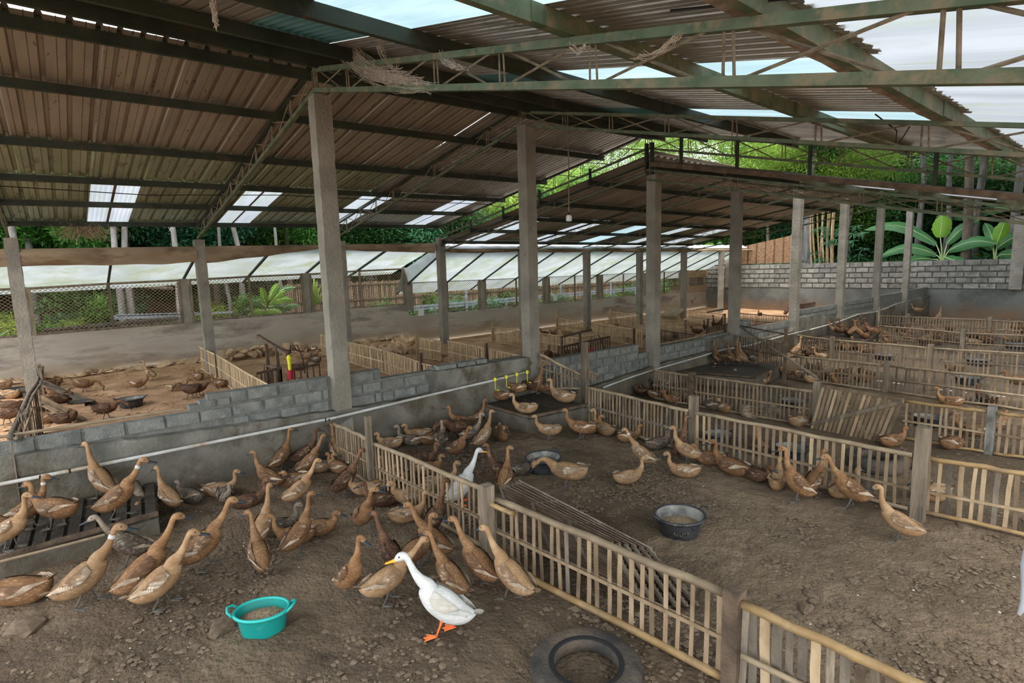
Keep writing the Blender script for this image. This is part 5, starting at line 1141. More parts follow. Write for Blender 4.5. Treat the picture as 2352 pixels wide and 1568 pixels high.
def duck(u, v, th, pose, colr, lab, vt=None, hyaw=0, z=None, sc_=None, group=None, far=False, name='duck'):
    """feet at pixel (u, v); th = heading, 0 = to the right of the picture, 90 = away"""
    g = GG(u, v) if z is None else G(u, v, z); M = dmesh(pose, hyaw)
    if sc_ is None:
        sc_ = 1.02
        if vt is not None: sc_ = max(.86, min(1.07, up(g, vt)/M['_h']))
    wh = colr == 'white'; head = YAW+math.radians(th)+math.radians(R.uniform(-4, 4)); NDK[0] += 1
    t = thing(name, g, lab, 'duck', group, head); t.scale = (sc_, sc_*R.uniform(.96, 1.06), sc_)
    def ch(nm, me, m, par=t): o = bpy.data.objects.new(nm, withmat(me, m)); col.objects.link(o); o.parent = par; return o
    ch('body', M['body'], PL[colr]); ch('bill', M['bill'], BILLO if wh else BILL); ch('tail', M['tail'], WG[colr])
    if not far: ch('eye', M['eye'], EYE)
    if 'neck ring' in lab or 'neck spot' in lab: ch('neck_ring', M['ring'], PL['white'])
    for s in ('wing_l', 'wing_r'):
        w_ = ch('wing', M[s], WG[colr])
        if not far: ch('flight_feathers', M[s+'_q'], PL['white'] if wh else (QUILL if colr != 'dark' else WG['dark']), w_)
    for s in ('leg_l', 'leg_r'):
        if s in M: l_ = ch('leg', M[s], LEGO if wh else LEGD); ch('webbed_foot', M[s+'_f'], LEGO if wh else LEGD, l_)
    return t
D = duck
GP = 'brown ducks of the nearest pen'
# --- nearest pen, from the left
D(3, 1255, 200, 'stand', 'brown', 'reddish brown duck cut off by the left edge, below the pipe', 1195, z=.235)
D(24, 1180, 160, 'up', 'brown', 'brown duck behind the pale frame at the left edge, head against the pipe', 1085, hyaw=-20)
D(72, 1212, 15, 'stand', 'brown', 'brown duck with a white neck ring beside the pale frame, facing right', 1122, z=.235)
D(28, 1262, 10, 'stand', 'tan', 'tan duck low at the left edge facing right, feet on the dark slats', 1212, z=.235)
D(132, 1212, 178, 'low', 'brown', 'brown duck on the dark platform, facing left with raised tail', 1104, z=.235)
D(236, 1143, 165, 'up', 'tan', 'upright brown duck standing against the white pipe, facing left', 1016, z=.235)
D(276, 1188, 25, 'walk', 'brown', 'chestnut duck with a white neck spot, stretching right at the platform end', 1058, z=.235)
D(392, 1176, 150, 'stand', 'tan', 'tan duck standing beside the low wall, facing left', 1076)
D(437, 1153, 160, 'rest', 'grey', 'streaked brown duck resting right behind the tan duck by the wall', 1105)
D(343, 1186, -80, 'rest', 'brown', 'small duck sitting by the short bamboo log, facing the viewer', 1140)
D(509, 1138, 5, 'lie', 'tan', 'tan duck lying beside the wall with head up, facing right', 1083)
D(519, 1152, -60, 'tuck', 'grey', 'finely barred duck curled up with its head tucked in', 1125)
D(573, 1165, 20, 'lie', 'dark', 'duck with cream belly resting, facing right, beside the barred one', 1106)
D(303, 1296, 205, 'walk', 'grey', 'grey speckled duck walking down from the platform, facing left', 1168)
D(202, 1390, 25, 'walk', 'tan', 'pale tan duck with white neck ring and white wing, tail low at the left', 1215)
D(338, 1370, 38, 'walk', 'brown', 'brown duck walking right, just behind the palest one', 1191)
D(376, 1394, 30, 'walk', 'tan', 'fawn duck in front of its neighbour, left of the teal basin', 1232)
D(472, 1306, 30, 'walk', 'brown', 'speckled russet duck striding right above the teal basin, head high', 1156)
D(40, 1385, 190, 'rest', 'brown', 'brown duck resting in the lower left corner with its tail to the right', 1330, sc_=1.15)
D(620, 1128, 175, 'stand', 'brown', 'dark brown duck by the wall facing left', 1058)
D(650, 1080, 40, 'up', 'brown', 'slim brown duck standing against the wall facing right', 1019)
D(703, 1072, 20, 'stand', 'dark', 'dark-headed duck standing tallest by the wall, facing right', 985)
D(712, 1092, 40, 'walk', 'brown', 'light-headed brown duck in front of the dark-headed one', 1006)
D(668, 1118, 200, 'tuck', 'brown', 'reddish duck preening, head hidden, near the wall', 1075)
D(690, 1160, 28, 'walk', 'tan', 'sandy duck leaning right with cream wing, centre of the crowd', 1062)
D(738, 1084, 10, 'rest', 'tan', 'pale duck lying behind the crowd near the fence', 1062)
D(776, 1085, 150, 'rest', 'brown', 'duck resting close to the slim fence post, facing left', 1062)
D(796, 1136, 35, 'walk', 'dark', 'duck with dark purple-brown breast and white belly, beside the slim post', 1038)
D(775, 1060, 120, 'stand', 'brown', 'duck seen through the short fence panel by the pillar', 1018)
D(838, 1226, -52, 'walk', 'brown', 'brown duck with white wing stripe walking toward the viewer\'s right', 1103, hyaw=60)
D(880, 1162, 200, 'lie', 'dark', 'dark olive duck resting by the fence, facing left', 1098)
D(838, 1136, 190, 'rest', 'tan', 'pale winged duck resting behind the olive duck', 1105)
D(872, 1130, 20, 'lie', 'brown', 'duck head peering right from behind the olive duck', 1093)
D(938, 1197, 15, 'lie', 'tan', 'tan duck lying along the fence facing right', 1133)
D(1000, 1233, 40, 'up', 'dark', 'dark slender duck sitting at the fence, facing right', 1163)
D(600, 1318, 130, 'walk', 'brown', 'rusty duck with its back to the viewer above the teal basin, head to the left', 1188, hyaw=40)
D(608, 1250, 80, 'up', 'tan', 'duck seen from behind with a long straight neck', 1138)
D(676, 1247, 185, 'lie', 'brown', 'duck lying low facing left, in front of the long-necked one', 1180)
D(642, 1228, 10, 'lie', 'grey', 'grey-brown duck lying behind, facing right', 1158)
D(690, 1270, 40, 'up', 'brown', 'glossy brown duck standing with tail cocked, facing right', 1144)
D(735, 1228, 0, 'rest', 'brown', 'duck resting behind the glossy one', 1190)
D(808, 1372, -25, 'up', 'brown', 'dark golden duck looking down to the right, nearest of the group right of the basin', 1234)
D(900, 1318, 140, 'walk', 'dark', 'big dark chocolate duck stretching its blue bill to the left', 1200)
D(893, 1384, 32, 'lean', 'tan', 'sandy duck with fluffy raised tail, left of the white one', 1255)
D(997, 1285, 165, 'walk', 'brown', 'buff duck facing left in the middle of the group behind the white one', 1157)
D(955, 1312, 20, 'stand', 'brown', 'brown duck looking right over the white duck\'s head', 1234)
D(1036, 1372, 148, 'walk', 'brown', 'brown duck right behind the white one, tail feathers spread', 1242)
D(1020, 1455, 178, 'walk', 'white', 'white duck with orange bill and orange feet, foreground', 1266, name='duck')
D(1100, 1345, 150, 'walk', 'brown', 'speckled duck with black bill pointing left, second from the fence', 1198)
D(1176, 1376, 150, 'walk', 'tan', 'fawn duck with white wing edge touching the nearest fence', 1220)
# --- second pen
D(895, 1028, 185, 'rest', 'tan', 'tan duck lying behind the slim post, facing left', 1003)
D(943, 1022, 170, 'lie', 'grey', 'grey-brown duck lying by the wall, bill to the left', 979)
D(960, 1010, 190, 'rest', 'tan', 'pale duck resting with pointed tail up, by the wall', 970)
D(995, 1018, 30, 'lie', 'brown', 'brown duck lying with straight neck by the wall', 967)
D(1060, 992, 165, 'low', 'brown', 'duck against the wall reaching left', 932)
D(1094, 988, 20, 'stand', 'brown', 'slim duck left of the platform with bill to the right', 941)
D(1060, 1012, 200, 'down', 'dark', 'very dark duck with lowered neck in the huddle', 957)
D(1040, 1008, 160, 'feed', 'dark', 'dark duck bending down in the huddle', None)
D(1112, 1030, 28, 'up', 'tan', 'tall tan duck looking right in front of the platform corner', 945)
D(1154, 1012, -85, 'rest', 'brown', 'brown duck sitting against the side of the platform', 967)
D(1084, 1022, -20, 'stand', 'grey', 'brown duck with cream wing beside the tall tan one', 972)
D(1052, 1056, -35, 'walk', 'brown', 'reddish duck with cream wing bar facing away, in front of the huddle', 984)
D(1016, 1036, 95, 'low', 'grey', 'duck with grey belly seen from behind', 1000)
D(976, 1063, -20, 'lie', 'dark', 'dark brown duck resting in front of the huddle', 1019)
D(984, 1088, 10, 'rest', 'brown', 'duck behind the fence top rail with tail up', 1052)
D(1014, 1120, 15, 'lie', 'tan', 'duck behind the fence left of the second white duck, bill to the right', 1062)
D(945, 1155, 200, 'rest', 'tan', 'duck lying behind the slats of the nearest fence', None)
D(905, 1105, 150, 'rest', 'brown', 'duck behind the slats near the slim post', None)
D(1062, 1158, 40, 'walk', 'white', 'white duck with open yellow bill behind the nearest fence', 1040)
D(1160, 1130, 75, 'stand', 'brown', 'speckled duck with pale wing seen from behind, left of the water basin', 1052, hyaw=-60)
D(1150, 1115, 160, 'stand', 'dark', 'brown duck looking left beside the water basin', 1056)
D(1190, 1092, 10, 'rest', 'grey', 'duck resting against the water basin', 1068)
D(1302, 1122, 158, 'down', 'tan', 'rusty tan duck drinking from the black basin of water', 1052)
P1 = .28
D(1147, 918, 170, 'lie', 'brown', 'duck lying at the left corner of the drinking platform', 884, z=P1)
D(1206, 948, 172, 'lie', 'tan', 'duck lying at the front of the drinking platform, facing left', 902, z=P1)
D(1186, 912, 165, 'low', 'brown', 'duck standing on the platform with head down to the drinker', 872, z=P1)
D(1212, 905, 150, 'low', 'dark', 'dark speckled duck at the yellow drinkers', 856, z=P1)
D(1234, 904, 20, 'up', 'brown', 'brown duck standing upright on the platform beside the pillar', 836, z=P1)
D(1252, 898, 10, 'rest', 'brown', 'duck resting at the back of the platform', 880, z=P1)
D(1292, 922, 150, 'lie', 'tan', 'duck with long neck lying on the right side of the platform', 868, z=P1)
D(1260, 1012, 175, 'low', 'tan', 'tan duck standing before the platform, facing left with legs visible', 960)
D(1334, 1010, 165, 'low', 'brown', 'brown duck at the right corner of the platform facing left', 939)
D(1352, 996, 10, 'rest', 'brown', 'duck resting behind its neighbour at the platform corner', None)
D(1387, 997, 120, 'lie', 'tan', 'duck lying by the second fence, seen from behind', 943, hyaw=60)
D(1446, 1014, 20, 'rest', 'brown', 'duck sitting at the second fence, bill to the right', 980)
D(1474, 1074, 158, 'walk', 'tan', 'light brown duck with a pale neck ring facing left, open ground', 997)
D(1512, 1030, 15, 'lie', 'grey', 'greyish brown duck resting at the fence, facing right', 987)
D(1576, 1066, 165, 'stand', 'tan', 'duck with cream tail feathers by the second fence, neck upright', 1010)
D(1562, 1052, 40, 'up', 'dark', 'dark duck behind the cream-tailed one', 1002)
D(1627, 1066, 170, 'rest', 'brown', 'mottled duck resting right of the cream-tailed one', 1020)
D(1444, 1109, 12, 'lie', 'tan', 'duck lying alone with white wing tip, facing right', 1052)
D(1570, 1095, 175, 'lie', 'tan', 'duck lying in front with blue bill to the left', 1037)
D(1678, 1088, 130, 'lie', 'brown', 'duck lying by the fence with arched neck', 1017, hyaw=45)
D(1736, 1105, -60, 'rest', 'dark', 'glossy brown duck sitting with its blue bill on its breast', 1060)
D(1829, 1152, 162, 'up', 'brown', 'upright duck facing left before the second fence, pale wing edge', 1026)
D(1868, 1140, 30, 'stand', 'brown', 'duck behind the upright one, bill to the right', 1065)
D(1950, 1166, 165, 'walk', 'brown', 'brown duck standing at the fence with head stretched left', 1044)
D(1936, 1140, 20, 'lie', 'tan', 'tan duck lying at the fence post, bill to the right', 1091)
D(2062, 1244, 150, 'stand', 'tan', 'duck with ruffled wing feathers standing alone at the right', 1120)
D(1785, 1118, 60, 'rest', 'tan', 'duck half hidden behind the upright one', None)
# --- third pen
GH = 'ducks huddled in the corner of the third pen'
for u, v, th, ps, c in ((1478, 908, 150, 'tuck', 'dark'), (1492, 885, 160, 'tuck', 'grey'), (1518, 893, 200, 'rest', 'grey'), (1512, 915, 10, 'rest', 'brown'), (1545, 925, 190, 'rest', 'brown'), (1565, 918, 10, 'tuck', 'tan'), (1466, 897, 90, 'rest', 'dark')):
    D(u, v, th, ps, c, 'brown duck resting in the huddle by the third tall pillar', group=GH)
D(1614, 930, 170, 'tuck', 'brown', 'duck asleep just right of the square post of the second fence')
D(1632, 940, 120, 'rest', 'grey', 'greyish duck asleep behind the second fence')
D(1660, 945, 100, 'tuck', 'tan', 'reddish duck asleep with spread wing tips behind the second fence')
D(1838, 978, 10, 'tuck', 'tan', 'duck resting left of the propped gate')
D(2050, 1024, 10, 'rest', 'brown', 'duck peeking out under the propped gate, bill to the right')
D(1990, 1090, 30, 'lie', 'tan', 'duck before the tyre behind the second fence', 1050)
D(2095, 1075, 200, 'rest', 'dark', 'dark duck behind the thick pale post')
D(1745, 1040, 80, 'lie', 'brown', 'duck behind the second fence left of the black basin')
D(2230, 1000, 150, 'lie', 'brown', 'big brown duck lying behind the third fence, near the right edge')
D(2190, 1030, 10, 'rest', 'brown', 'duck resting behind the slats right of the gate')
D(2290, 985, 20, 'rest', 'brown', 'duck resting left of the whitish post')
D(2140, 1150, 190, 'rest', 'tan', 'duck behind the second fence panel at the right')
# in front of the second platform
D(1628, 862, 20, 'lie', 'tan', 'tan duck with thin neck before the second platform', 843)
D(1660, 868, 160, 'rest', 'grey', 'grey-brown duck lying before the second platform')
D(1708, 877, 160, 'lie', 'grey', 'long-necked duck before the second platform', 848)
D(1755, 882, 20, 'lie', 'brown', 'brown duck at the corner of the second platform, bill to the right', 857)
D(1600, 860, 30, 'rest', 'dark', 'dark duck at the wall before the second platform')
D(1806, 868, 160, 'low', 'tan', 'tan duck standing right of the second platform, facing left', 828)
D(1842, 872, 190, 'rest', 'brown', 'duck lying flat right of the second platform')
D(1868, 878, 10, 'tuck', 'tan', 'duck asleep beside the end of the slanting pole')
D(1930, 884, 180, 'rest', 'brown', 'duck resting beyond the pale post of the third fence')
GP2 = 'row of ducks on the second platform'
for i, (u, th, ps, c) in enumerate(((1645, 100, 'up', 'brown'), (1664, 20, 'down', 'dark'), (1678, 90, 'stand', 'brown'), (1694, 80, 'up', 'brown'), (1706, 95, 'stand', 'tan'), (1728, 90, 'down', 'grey'), (1746, 60, 'up', 'tan'))):
    D(u, 835+i*.6, th, ps, c, 'brown duck in the row drinking on the shaded second platform', z=.03, sc_=.92, group=GP2)
D(1828, 820, 30, 'stand', 'tan', 'tan duck behind the pole, fourth pen', None)
for i, (u, v, th, ps, c) in enumerate(((1888, 826, 160, 'lie', 'tan'), (1862, 818, 20, 'rest', 'dark'), (1850, 812, 100, 'rest', 'brown'))): D(u, v, th, ps, c, ('duck with raised neck', 'dark duck lying', 'brown duck resting')[i]+' near the wall of the fourth pen')
D(2190, 854, 170, 'lie', 'tan', 'light brown duck lying alone in the fourth pen, facing left')
D(2180, 932, 165, 'lie', 'brown', 'duck behind the third fence looking left, fourth pen')
D(2262, 928, 90, 'lie', 'dark', 'duck with upright neck seen through the third fence')
D(2335, 882, 150, 'rest', 'brown', 'duck lying at the right edge behind the fourth fence')
D(2046, 790, 160, 'rest', 'brown', 'small brown duck behind the fifth fence'); D(2122, 792, 10, 'low', 'brown', 'hunched duck by the fifth fence post')
GP3 = 'dark ducks crowded on the third platform'
r3 = random.Random(5)
for i in range(13):
    u = 1920+i*7.2; D(u, 774+r3.uniform(-8, 3)-(3 if i < 3 else 0), r3.choice((20, 100, 160, 200)), r3.choice(('low', 'stand', 'down', 'rest')), r3.choice(('dark', 'brown')), 'dark duck in the crowd on the third platform', z=.03, far=True, sc_=.95, group=GP3)
D(2072, 716, 80, 'up', 'tan', 'big pale duck on the farthest platform against the dark wall', None, z=.03, far=True); D(2106, 722, 170, 'low', 'tan', 'duck on the farthest platform with head turned left', z=.03, far=True)
D(2154, 740, 20, 'up', 'tan', 'duck neck showing above the seventh fence', far=True)
b = MB(); p_ = AY(2075, 695, 26); 
GF = 'small brown ducks of the far pens'
for k in range(34):
    u = r3.uniform(2025, 2345); v = r3.choice((r3.uniform(752, 764), r3.uniform(776, 792), r3.uniform(752, 792)))
    D(u, v, r3.uniform(0, 360), r3.choice(('rest', 'lie', 'rest', 'tuck', 'low')), r3.choice(('brown', 'tan', 'brown', 'dark')), 'small brown duck among the flock in the far pens behind the fences', far=True, group=GF)
GF2 = 'ducks seen through the fences of the fourth pen'
for k in range(14):
    D(r3.uniform(1870, 2010), r3.uniform(798, 812), r3.uniform(0, 360), r3.choice(('rest', 'lie', 'tuck')), r3.choice(('brown', 'dark')), 'brown duck resting behind the slats of the fourth pen', far=True, group=GF2)
for k in range(10):
    D(r3.uniform(1850, 2010), r3.uniform(855, 880), r3.uniform(0, 360), r3.choice(('rest', 'lie', 'tuck')), r3.choice(('brown', 'dark')), 'brown duck resting behind the third fence slats', far=True, group='ducks seen through the third fence')
# --- left pens
D(346, 873, 170, 'stand', 'tan', 'golden duck standing on the sunlit earth before the outer wall', 832)
D(196, 901, 20, 'feed', 'brown', 'duck with head bent down, left pen near the buckled fence', None)
D(321, 897, 15, 'low', 'brown', 'brown duck facing right beyond the black basin in the left pen', 872)
D(246, 962, 10, 'down', 'dark', 'dark duck with lowered bill at the near edge of the left pen', None)
D(455, 872, 150, 'rest', 'brown', 'small duck by the foot of the second eave pillar')
D(408, 898, 20, 'rest', 'tan', 'tan duck resting beside the arched dark neck', None)
D(437, 915, 170, 'down', 'dark', 'dark duck whose arched neck shows above the block wall', None); D(456, 912, 10, 'down', 'dark', 'dark duck neck right of the arched one above the block wall', None)
D(503, 889, 160, 'rest', 'brown', 'small duck showing above the block wall by the fence')
for i, (u, v) in enumerate(((122, 888), (112, 905), (134, 912), (146, 926), (120, 922), (104, 950), (122, 965), (150, 972), (98, 972))): D(u, v, R.uniform(0, 360), R.choice(('rest', 'tuck', 'rest')), ('brown', 'dark')[i % 2], 'duck in the shade under the propped boards of the left pen', group='ducks under the propped boards')
D(20, 915, 180, 'rest', 'tan', 'large tan duck lying below the tyre at the left edge', sc_=1.1); D(10, 895, 0, 'rest', 'brown', 'brown duck behind the tyre at the left edge')
D(26, 955, 190, 'down', 'dark', 'dark duck with bent neck behind the buckled fence, upper one'); D(16, 975, 190, 'down', 'dark', 'dark duck with bent neck behind the buckled fence, lower one')
D(700, 832, 170, 'down', 'tan', 'duck bending down behind the dark feeder rail', None); D(715, 826, 30, 'rest', 'tan', 'yellowish duck on the rubble left of the nearest tall pillar', None); D(724, 832, 150, 'rest', 'grey', 'grey duck on the rubble beside the nearest tall pillar'); D(690, 850, 0, 'rest', 'dark', 'dark duck close behind the block wall under the feeder rail')
GL2 = 'ducks of the far left pens'
for u, v, ps, c in ((1272, 768, 'tuck', 'brown'), (1301, 770, 'lie', 'tan'), (1340, 762, 'rest', 'tan'), (1390, 752, 'rest', 'tan'), (1416, 750, 'lie', 'tan'), (1440, 785, 'rest', 'dark'), (1470, 785, 'low', 'tan'), (1530, 782, 'rest', 'tan'), (1552, 778, 'rest', 'dark'), (1600, 765, 'rest', 'dark'), (1620, 763, 'low', 'dark'), (1640, 758, 'up', 'dark'), (1652, 756, 'up', 'dark'), (1250, 770, 'rest', 'dark'), (1745, 725, 'lie', 'dark'), (1806, 725, 'up', 'dark'), (1850, 716, 'low', 'dark'), (1260, 830, 'low', 'dark'), (1275, 826, 'rest', 'dark'), (1312, 815, 'rest', 'dark')):
    D(u, v, R.uniform(0, 360), ps, c, 'small duck in the far left pens between the pale fences', far=True, group=GL2)
D(1400, 905, 30, 'stand', 'tan', 'duck showing above the second fence against the plastered wall, bill right', 868)
# ================================================================== trees and undergrowth outside
def leaf_cluster(name, m, n, rx, ry, rz, s, seed, kind='leaf', droop=.3):
    """n bent leaves of two or four faces inside an uneven ellipsoid shell"""
    r = random.Random(seed); vs = []; fs = []
    lobes = [(r.uniform(-.6, .6)*rx, r.uniform(-.6, .6)*ry, r.uniform(-.6, .6)*rz, r.uniform(.35, .6)) for _ in range(9)]
    for k in range(n):
        lx, ly, lz, lr = lobes[k % 9]
        d = Vector((r.gauss(0, 1), r.gauss(0, 1), r.gauss(0, 1))).normalized()*(r.random()**.35)
        c = Vector((lx+d.x*rx*lr, ly+d.y*ry*lr, lz+d.z*rz*lr))
        a = Vector((d.x+r.gauss(0, .6), d.y+r.gauss(0, .6), -droop+r.gauss(0, .4))).normalized(); t = a.cross(Vector((r.gauss(0, .4), r.gauss(0, .4), 1))).normalized(); L_ = s*r.uniform(.6, 1.3); w_ = L_*(.20 if kind == 'thin' else .36)
        b_ = len(vs); up_ = a.cross(t)*(-.12*L_)
        vs += [c, c+a*L_*.45+t*w_/2, c+a*L_+up_, c+a*L_*.45-t*w_/2]; fs += [(b_, b_+1, b_+2), (b_, b_+2, b_+3)]
    me = bpy.data.meshes.new(name); me.from_pydata([tuple(v) for v in vs], [], fs); me.materials.append(m); me.update(); return me
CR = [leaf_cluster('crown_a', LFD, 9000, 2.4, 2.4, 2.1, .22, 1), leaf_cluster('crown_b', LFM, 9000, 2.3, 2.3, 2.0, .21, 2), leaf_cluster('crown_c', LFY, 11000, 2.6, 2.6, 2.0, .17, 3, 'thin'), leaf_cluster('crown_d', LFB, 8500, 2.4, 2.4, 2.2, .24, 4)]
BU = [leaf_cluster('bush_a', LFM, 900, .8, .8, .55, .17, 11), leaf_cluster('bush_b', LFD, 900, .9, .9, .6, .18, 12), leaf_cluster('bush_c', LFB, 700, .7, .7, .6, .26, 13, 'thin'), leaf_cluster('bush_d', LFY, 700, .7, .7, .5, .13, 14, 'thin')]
rt = random.Random(21)
def tree(x, y, h, cr, lab, tr=.14, bark=BARK, s=1.0, z=None, group='trees beyond the walls', crown_z=None, n=1, name='tree'):
    z0 = hill(x, y) if z is None else z; t = thing(name, (x, y, z0), lab, 'tree', group)
    b = MB(); P = [Vector((x, y, z0-.2))]; 
    for i in range(1, 6): P.append(Vector((x+rt.uniform(-.12, .12)*i*.4, y+rt.uniform(-.12, .12)*i*.4, z0+h*i/5)))
    b.tube(P, [tr*(1.15-.12*i) for i in range(6)], 9); b.build('trunk', bark, t, smooth=True)
    for k in range(n):
        cz = (crown_z if crown_z is not None else h)+k*1.4*s; o = inst('crown', CR[cr] if k == 0 else CR[(cr+k) % 4], t, (x+rt.uniform(-.5, .5), y+rt.uniform(-.5, .5), z0+cz), (rt.uniform(-.2, .2), rt.uniform(-.2, .2), rt.random()*6), (s, s, s*rt.uniform(.85, 1.15))); o['kind'] = 'stuff'
    return t
LB = ['dense dark green tree beyond the outer wall', 'mid green tree beyond the outer wall', 'yellow-green feathery tree catching the light', 'bluish green tree deep in the grove']
# left side: rows behind the mesh wall
for row, (xr, sc2, ch) in enumerate(((-24.5, .9, 3.6), (-28.5, 1.25, 4.4), (-33, 1.6, 4.8))):
    y = -9.0
    while y < 46:
        cr = rt.choice((0, 0, 1, 3) if y < 14 else (1, 0, 3, 1)); tree(xr+rt.uniform(-.8, .8), y, ch+2, cr, LB[cr]+', %s row' % ('first', 'second', 'third')[row], .10+.03*rt.random(), rt.choice((BARK, BARKD, BARKD)), sc2, crown_z=ch, n=2, group='%s row of trees left' % ('first', 'second', 'third')[row]); y += 3.1*sc2
# slim pale trunks that can be told apart through the mesh
for i, (u, lab) in enumerate(((43, 'slim pale trunk behind the awning at the far left'), (267, 'pale trunk under the dry root clump'), (288, 'pale trunk seen through the first mesh window'), (402, 'pale grey trunk left of the second eave pillar'), (515, 'thin pale trunk right of the second eave pillar'), (548, 'pale trunk before the nearest tall pillar'), (640, 'thin trunk near the large-leaved plant'))):
    p = AX(u, 600, -20.6-.2*(i % 3)); tree(p.x, p.y, 7.5, 0, lab, .095 if i not in (4, 6) else .06, BARK, .9, crown_z=7.3, group=None)
# behind the back wall
for row, (yr, sc2, ch) in enumerate(((38.5, 1.2, 4.5), (43.5, 1.7, 5.4), (50, 2.3, 6.5))):
    x = -24
    while x < 16:
        cr = rt.choice((0, 1, 3, 0)) if row else rt.choice((0, 3, 1)); tree(x+rt.uniform(-.6, .6), yr+rt.uniform(-1, 1), ch+2.5, cr, LB[cr].replace('outer', 'block').replace('deep in the grove', 'behind the block wall')+', %s row' % ('first', 'second', 'third')[row], .16+.05*rt.random(), rt.choice((BARK, BARKD)), sc2, crown_z=ch, n=2, group='%s row of trees behind the block wall' % ('first', 'second', 'third')[row]); x += 3.0*sc2
for i, (u, v, Y, s) in enumerate(((1330, 440, 37, 1.3), (1420, 400, 38, 1.6), (1250, 500, 36, 1.0), (1560, 372, 36, 1.5), (1660, 365, 37.5, 1.8), (1770, 370, 36, 1.6), (1870, 385, 37, 1.7), (1960, 395, 36.5, 1.3), (1480, 395, 38, 1.5))):
    p = AY(u, v, Y); tree(p.x, p.y, max(3, p.z-.5), 2, 'bright yellow-green feathery tree in the gap between the roofs, %s from the left' % ('second', 'third', 'first', 'fifth', 'sixth', 'seventh', 'eighth', 'ninth', 'fourth')[i], .12, BARKD, s, crown_z=p.z+.3, n=1, group=None)
for i, (u, w_, lab) in enumerate(((1855, .34, 'thick pale trunk just right of the fifth tall pillar'), (2236, .19, 'pale trunk right of the banana plants'), (2172, .15, 'slim trunk behind the tallest banana leaf'), (2322, .2, 'pale trunk at the right edge behind the column'), (2105, .16, 'slim grey trunk in the roof gap'))):
    p = AY(u, 560, 35.2); tree(p.x, p.y, 11, 0, lab, w_, BARK, 1.2, crown_z=11, group=None)
for i in range(30):                                   # deep wall of foliage that closes the view behind the block wall
    x = -22+i*1.55; y = 41+rt.uniform(-1, 1); c = (0, 3, 1)[i % 3]; o = inst('undergrowth', CR[c], None, (x, y, rt.uniform(2.2, 3.6)), (0, 0, rt.random()*6), (1.15, 1.15, 1.25)); tag(o, '%s thicket filling the view behind the block wall' % ('dark green', 'bluish', 'mid green')[i % 3], 'shrub', 'thickets behind the block wall')
    o = inst('undergrowth', CR[(0, 3, 0)[i % 3]], None, (x+.6, 53, rt.uniform(6, 8)), (0, 0, rt.random()*6), (2.2, 2, 2.4)); tag(o, 'tall dark foliage far behind the block wall', 'shrub', 'far foliage')
for i in range(26):
    y = -9+i*2.1; o = inst('undergrowth', CR[(0, 1, 3)[i % 3]], None, (-30+rt.uniform(-1, 1), y, rt.uniform(2.6, 3.6)), (0, 0, rt.random()*6), (1.1, 1.1, 1.2)); tag(o, '%s thicket at the top of the left slope' % ('dark green', 'mid green', 'bluish')[i % 3], 'shrub', 'thickets on the left slope')
for i in range(16):                                    # unseen trees added on the open right side to shade the far pens
    tree((3.6, 7.2)[i % 2]+rt.uniform(-.4, .4), (15.5 if i % 2 == 0 else 12)+i*1.3, 7, (0, 1, 3)[i % 3], 'unseen tree added along the open right side to shade the pens', .2, BARKD, 1.5, crown_z=4.6, n=2, z=0, group='added shade trees on the right side')
for i, (tx, ty, cs) in enumerate(((4.6, 14.5, ((1, 15, 9.6), (-2.5, 17, 10.6))), (5.2, 20, ((1.2, 20, 10.2), (-2.8, 21.5, 11))), (5.0, 25.5, ((1, 26, 11), (-3, 26, 11.6))), (2.5, 33.6, ((-1, 31, 11.4), (-5, 31.5, 12))), (-6.5, 33.8, ((-7, 30.5, 12.5), (-9, 33, 12))))):  # crowns above the view, added to block sky light over the far pens
    t = thing('tree', (tx, ty, -.2), 'tall tree added for shade, reaching over the %s open pens from the side' % ('nearer', 'middle', 'farther', 'last', 'back wall and')[i], 'tree', 'added overhanging shade trees')
    b = MB(); b.tube([(tx, ty, -.3), (tx, ty, 4), (tx-.2, ty, 8), (tx-.6, ty, 10)], [.24, .2, .16, .1], 9)
    for c in cs: b.tube([(tx-.2, ty, 8), ((tx+c[0])/2, (ty+c[1])/2, 9), c], [.12, .09, .05], 6)
    b.build('trunk', BARKD, t, smooth=True)
    for c in cs: o = inst('crown', CR[(0, 1, 3)[i % 3]], t, c, (0, 0, rt.random()*6), (1.7, 1.7, 1.1)); o['kind'] = 'stuff'
def bush(x, y, k, s, lab, z=None, group='bushes'):
    z0 = hill(x, y) if z is None else z; o = inst('bush', BU[k], None, (x, y, z0+.35*s), (0, 0, rt.random()*6), (s, s, s)); tag(o, lab, 'bush', group); return o
BL = ['mid green bush', 'dark green bush', 'bush with long bluish leaves', 'bright yellow-green bush']
for k in range(120):
    x = rt.uniform(-27, -20); y = rt.uniform(-7, 34); q = rt.choice((0, 1, 2, 0, 3)); bush(x, y, q, rt.uniform(.6, 1.4), BL[q]+' on the slope beyond the mesh windows', group='bushes on the left slope')
for k in range(110):
    x = rt.uniform(-18, 8); sb = rt.uniform(.9, 2.0); y = 32.9+sb*.9+rt.uniform(0, 2.6); q = rt.choice((0, 1, 2, 2, 3)); bush(x, y, q, sb, BL[q]+' behind the block wall', z=1.0, group='bushes behind the block wall')
